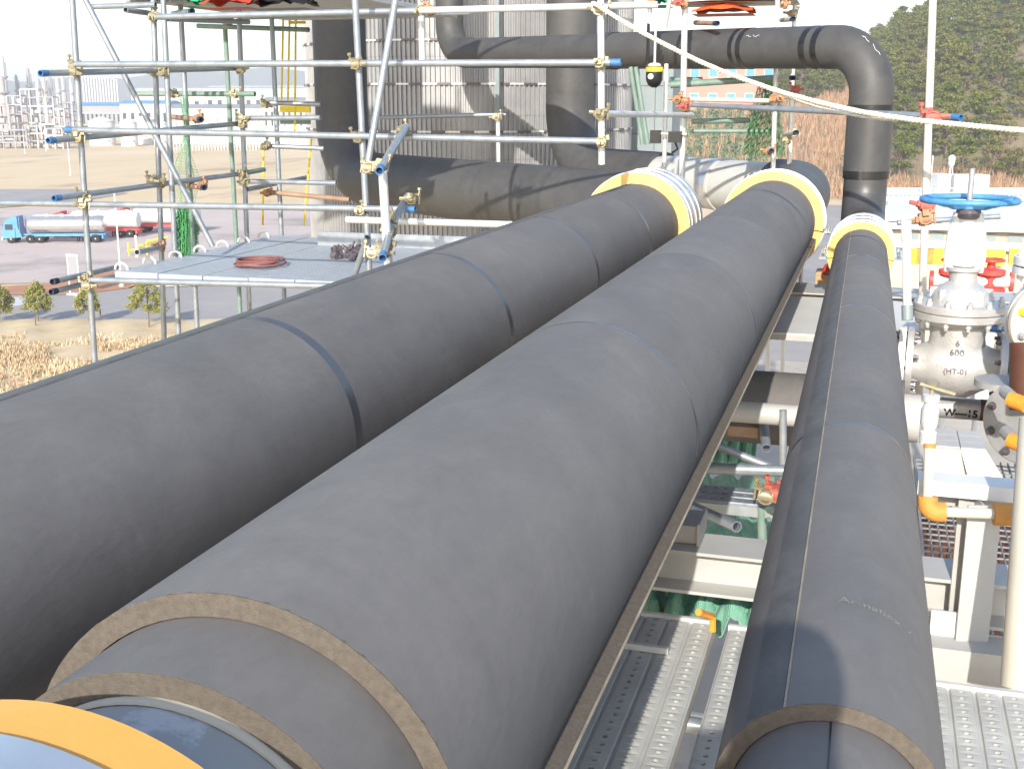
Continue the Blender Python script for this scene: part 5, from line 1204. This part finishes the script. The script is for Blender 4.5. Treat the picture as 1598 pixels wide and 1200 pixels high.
for px in (1335, 1408, 1412, 1425, 1560, 1575, 1588, 1250, 1262):
    d = D0 + r_.uniform(2, 9); q = depth_xy(px, d); t = put('bare_tree', BM[r_.randrange(3)], None, (q.x, q.y, hill_z(px, d)), (0, 0, r_.uniform(0, 6.28)), (r_.uniform(.9, 1.5),)*3); tag(t, 'leafless brown sapling at the foot of the wooded hillside', 'tree', 'bare saplings at the hill foot')
def reedpos(r):
    px = r.choice([r.uniform(1050, 1345), r.uniform(1190, 1345), r.uniform(1190, 1345), r.uniform(1345, 1660)]); d = D0 + r.uniform(-12, 8 if px > 1345 else 105); q = depth_xy(px, d); return Vector((q.x, q.y, hill_z(px, d)))
tufts('reeds', 8500, reedpos, 1.2, 4.0, 'reed', 'tall brown reeds at the foot of the wooded hillside', blades=5, w=.09, seed=9)
hall('pink school building with white windows behind the rear scaffold', 1040, 1212, 96, 330, 12, 'plant_pink', 'plant_grey', 6, 'roof_blue', .8, 14.0, 2)
mat('hedge', (0.10, 0.15, 0.07), 0.9, c2=(.17, .21, .11), scale=.4)
def hedgepos(q):
    px = q.uniform(1030, 1225); d = q.uniform(232, 325); w = depth_xy(px, d); return Vector((w.x, w.y, hill_z(px, d) + q.uniform(0, 2.2)*(.7 + .3*math.sin(px*.3))))
tag(leaf_crown(random.Random(4), 9000, hedgepos, .5).build('hedge', 'hedge', None, 0), 'grey green hedge bank below the pink building', 'hedge', kind='stuff')
# white flat building with railing and roof house
dist = 86.0
a, b = depth_xy(1380, dist), depth_xy(1690, dist); u = (b - a).normalized(); w = (b - a).length; h = hz(306, dist)
fb = thing('building', 'white flat roofed building with roof railing below the wooded hill', 'building', a, math.atan2(u.y, u.x))
MB().box((w/2, 4, h/2), (w, 8, h)).build('wall', 'white_paint', fb)
for k in range(5): MB().box((w*(k + .5)/5, -.03, h - .45), (w/5*.6, .05, .3)).build('window', 'grey_panel', fb)
for z in (.3, .62): MB().box((w/2, .1, h + z), (w, .05, .05)).build('rail', 'white_paint', fb)
for k in range(42): MB().box((w*(k + .5)/42, .1, h + .32), (.05, .05, .64)).build('baluster', 'white_paint', fb)
ra, rb = depth_xy(1472, dist + 1.5), depth_xy(1556, dist + 1.5); rw = (rb - ra).length; rx = (ra - a).dot(u)
MB().box((rx + rw*.14, 2.2, h + .78), (rw*.24, 1.6, 1.55)).build('roof_house', 'white_paint', fb); MB().box((rx + rw*.66, 2.2, h + .75), (rw*.66, 1.6, 1.5)).build('roof_house', 'white_paint', fb)
vt = (depth_xy(1511, dist) - a).dot(u)
MB().lathe([(.14, h + 2.1), (.22, h + 2.2), (.26, h + 2.7), (.2, h + 2.85), (.05, h + 2.95)], 14, (vt, 2.2, 0)).build('vent_cowl', 'white_paint', fb)
for k in range(3): MB().tube((vt + .15*math.cos(2.1*k), 2.2 + .15*math.sin(2.1*k), h + 1.5), (vt + .1*math.cos(2.1*k), 2.2 + .1*math.sin(2.1*k), h + 2.15), .03, 6).build('cowl_leg', 'white_paint', fb)
mtx = (depth_xy(1480, dist) - a).dot(u); MB().tube((mtx, 2.2, h + 1.5), (mtx, 2.2, h + 2.9), .04, 6).build('mast', 'white_paint', fb)
MB().sweep([(mtx - .4, 2.2, h + 1.3), (mtx - .4, 2.2, h + 2.1), (mtx - .28, 2.2, h + 2.3), (mtx - .16, 2.2, h + 2.1)], .04, 6).build('gooseneck', 'white_paint', fb)
sheet('yard', [depth_xy(1180, 60), depth_xy(1700, 60), depth_xy(1900, 200), depth_xy(1180, 200)], 0.06, 'asphalt')

# ------------------------------------------------------------------ person behind the camera, whose shadow falls on the slim pipe
pr = thing('person', 'person in dark work clothes standing on the walkway planks', 'person', (.065, -.21, ZW))
pr.scale = (1, 1, 1.10)
pv = [(0, 0, .92), (0, 0, 1.15), (0, 0, 1.38), (0, .01, 1.50), (0, .04, 1.62), (0, .04, 1.76), (.19, 0, 1.42), (.26, -.02, 1.12), (.25, .10, .88), (-.19, 0, 1.42), (-.26, -.02, 1.12), (-.25, .10, .88),
      (.10, 0, .88), (.12, .02, .48), (.13, -.02, .08), (.14, .14, .04), (-.10, 0, .88), (-.12, .02, .48), (-.13, -.02, .08), (-.14, .14, .04)]
pe = [(0, 1), (1, 2), (2, 3), (3, 4), (4, 5), (2, 6), (6, 7), (7, 8), (2, 9), (9, 10), (10, 11), (0, 12), (12, 13), (13, 14), (14, 15), (0, 16), (16, 17), (17, 18), (18, 19)]
prd = [.15, .14, .18, .07, .115, .12, .075, .05, .035, .075, .05, .035, .095, .065, .045, .04, .095, .065, .045, .04]
me = bpy.data.meshes.new('body'); me.from_pydata(pv, pe, []); bo = put('body', me, pr)
sk = bo.modifiers.new('skin', 'SKIN'); bo.modifiers.new('sub', 'SUBSURF').levels = 1
for i, v in enumerate(me.skin_vertices[0].data): v.radius = (prd[i], prd[i]); v.use_root = (i == 0)
mat('work_cloth', (0.05, 0.06, 0.09), 0.9, c2=(.08, .09, .12), scale=8); me.materials.append(MATS['work_cloth'])

# ================================================================== hazy air over the whole place
hb = MB().span((-3300, -900, -3), (3300, 5700, 132)).build('haze', None, None, 0)
hm = bpy.data.materials.new('haze_air'); hm.use_nodes = True; ht = hm.node_tree
ht.nodes.remove(ht.nodes['Principled BSDF']); pvn = ht.nodes.new('ShaderNodeVolumePrincipled')
pvn.inputs['Color'].default_value = (0.93, 0.95, 1.0, 1); pvn.inputs['Density'].default_value = 0.00042; pvn.inputs['Anisotropy'].default_value = 0.0
ht.links.new(pvn.outputs[0], ht.nodes['Material Output'].inputs['Volume']); hb.data.materials.append(hm)
tag(hb, 'pale hazy air over the plant and the hills', 'haze', kind='stuff')
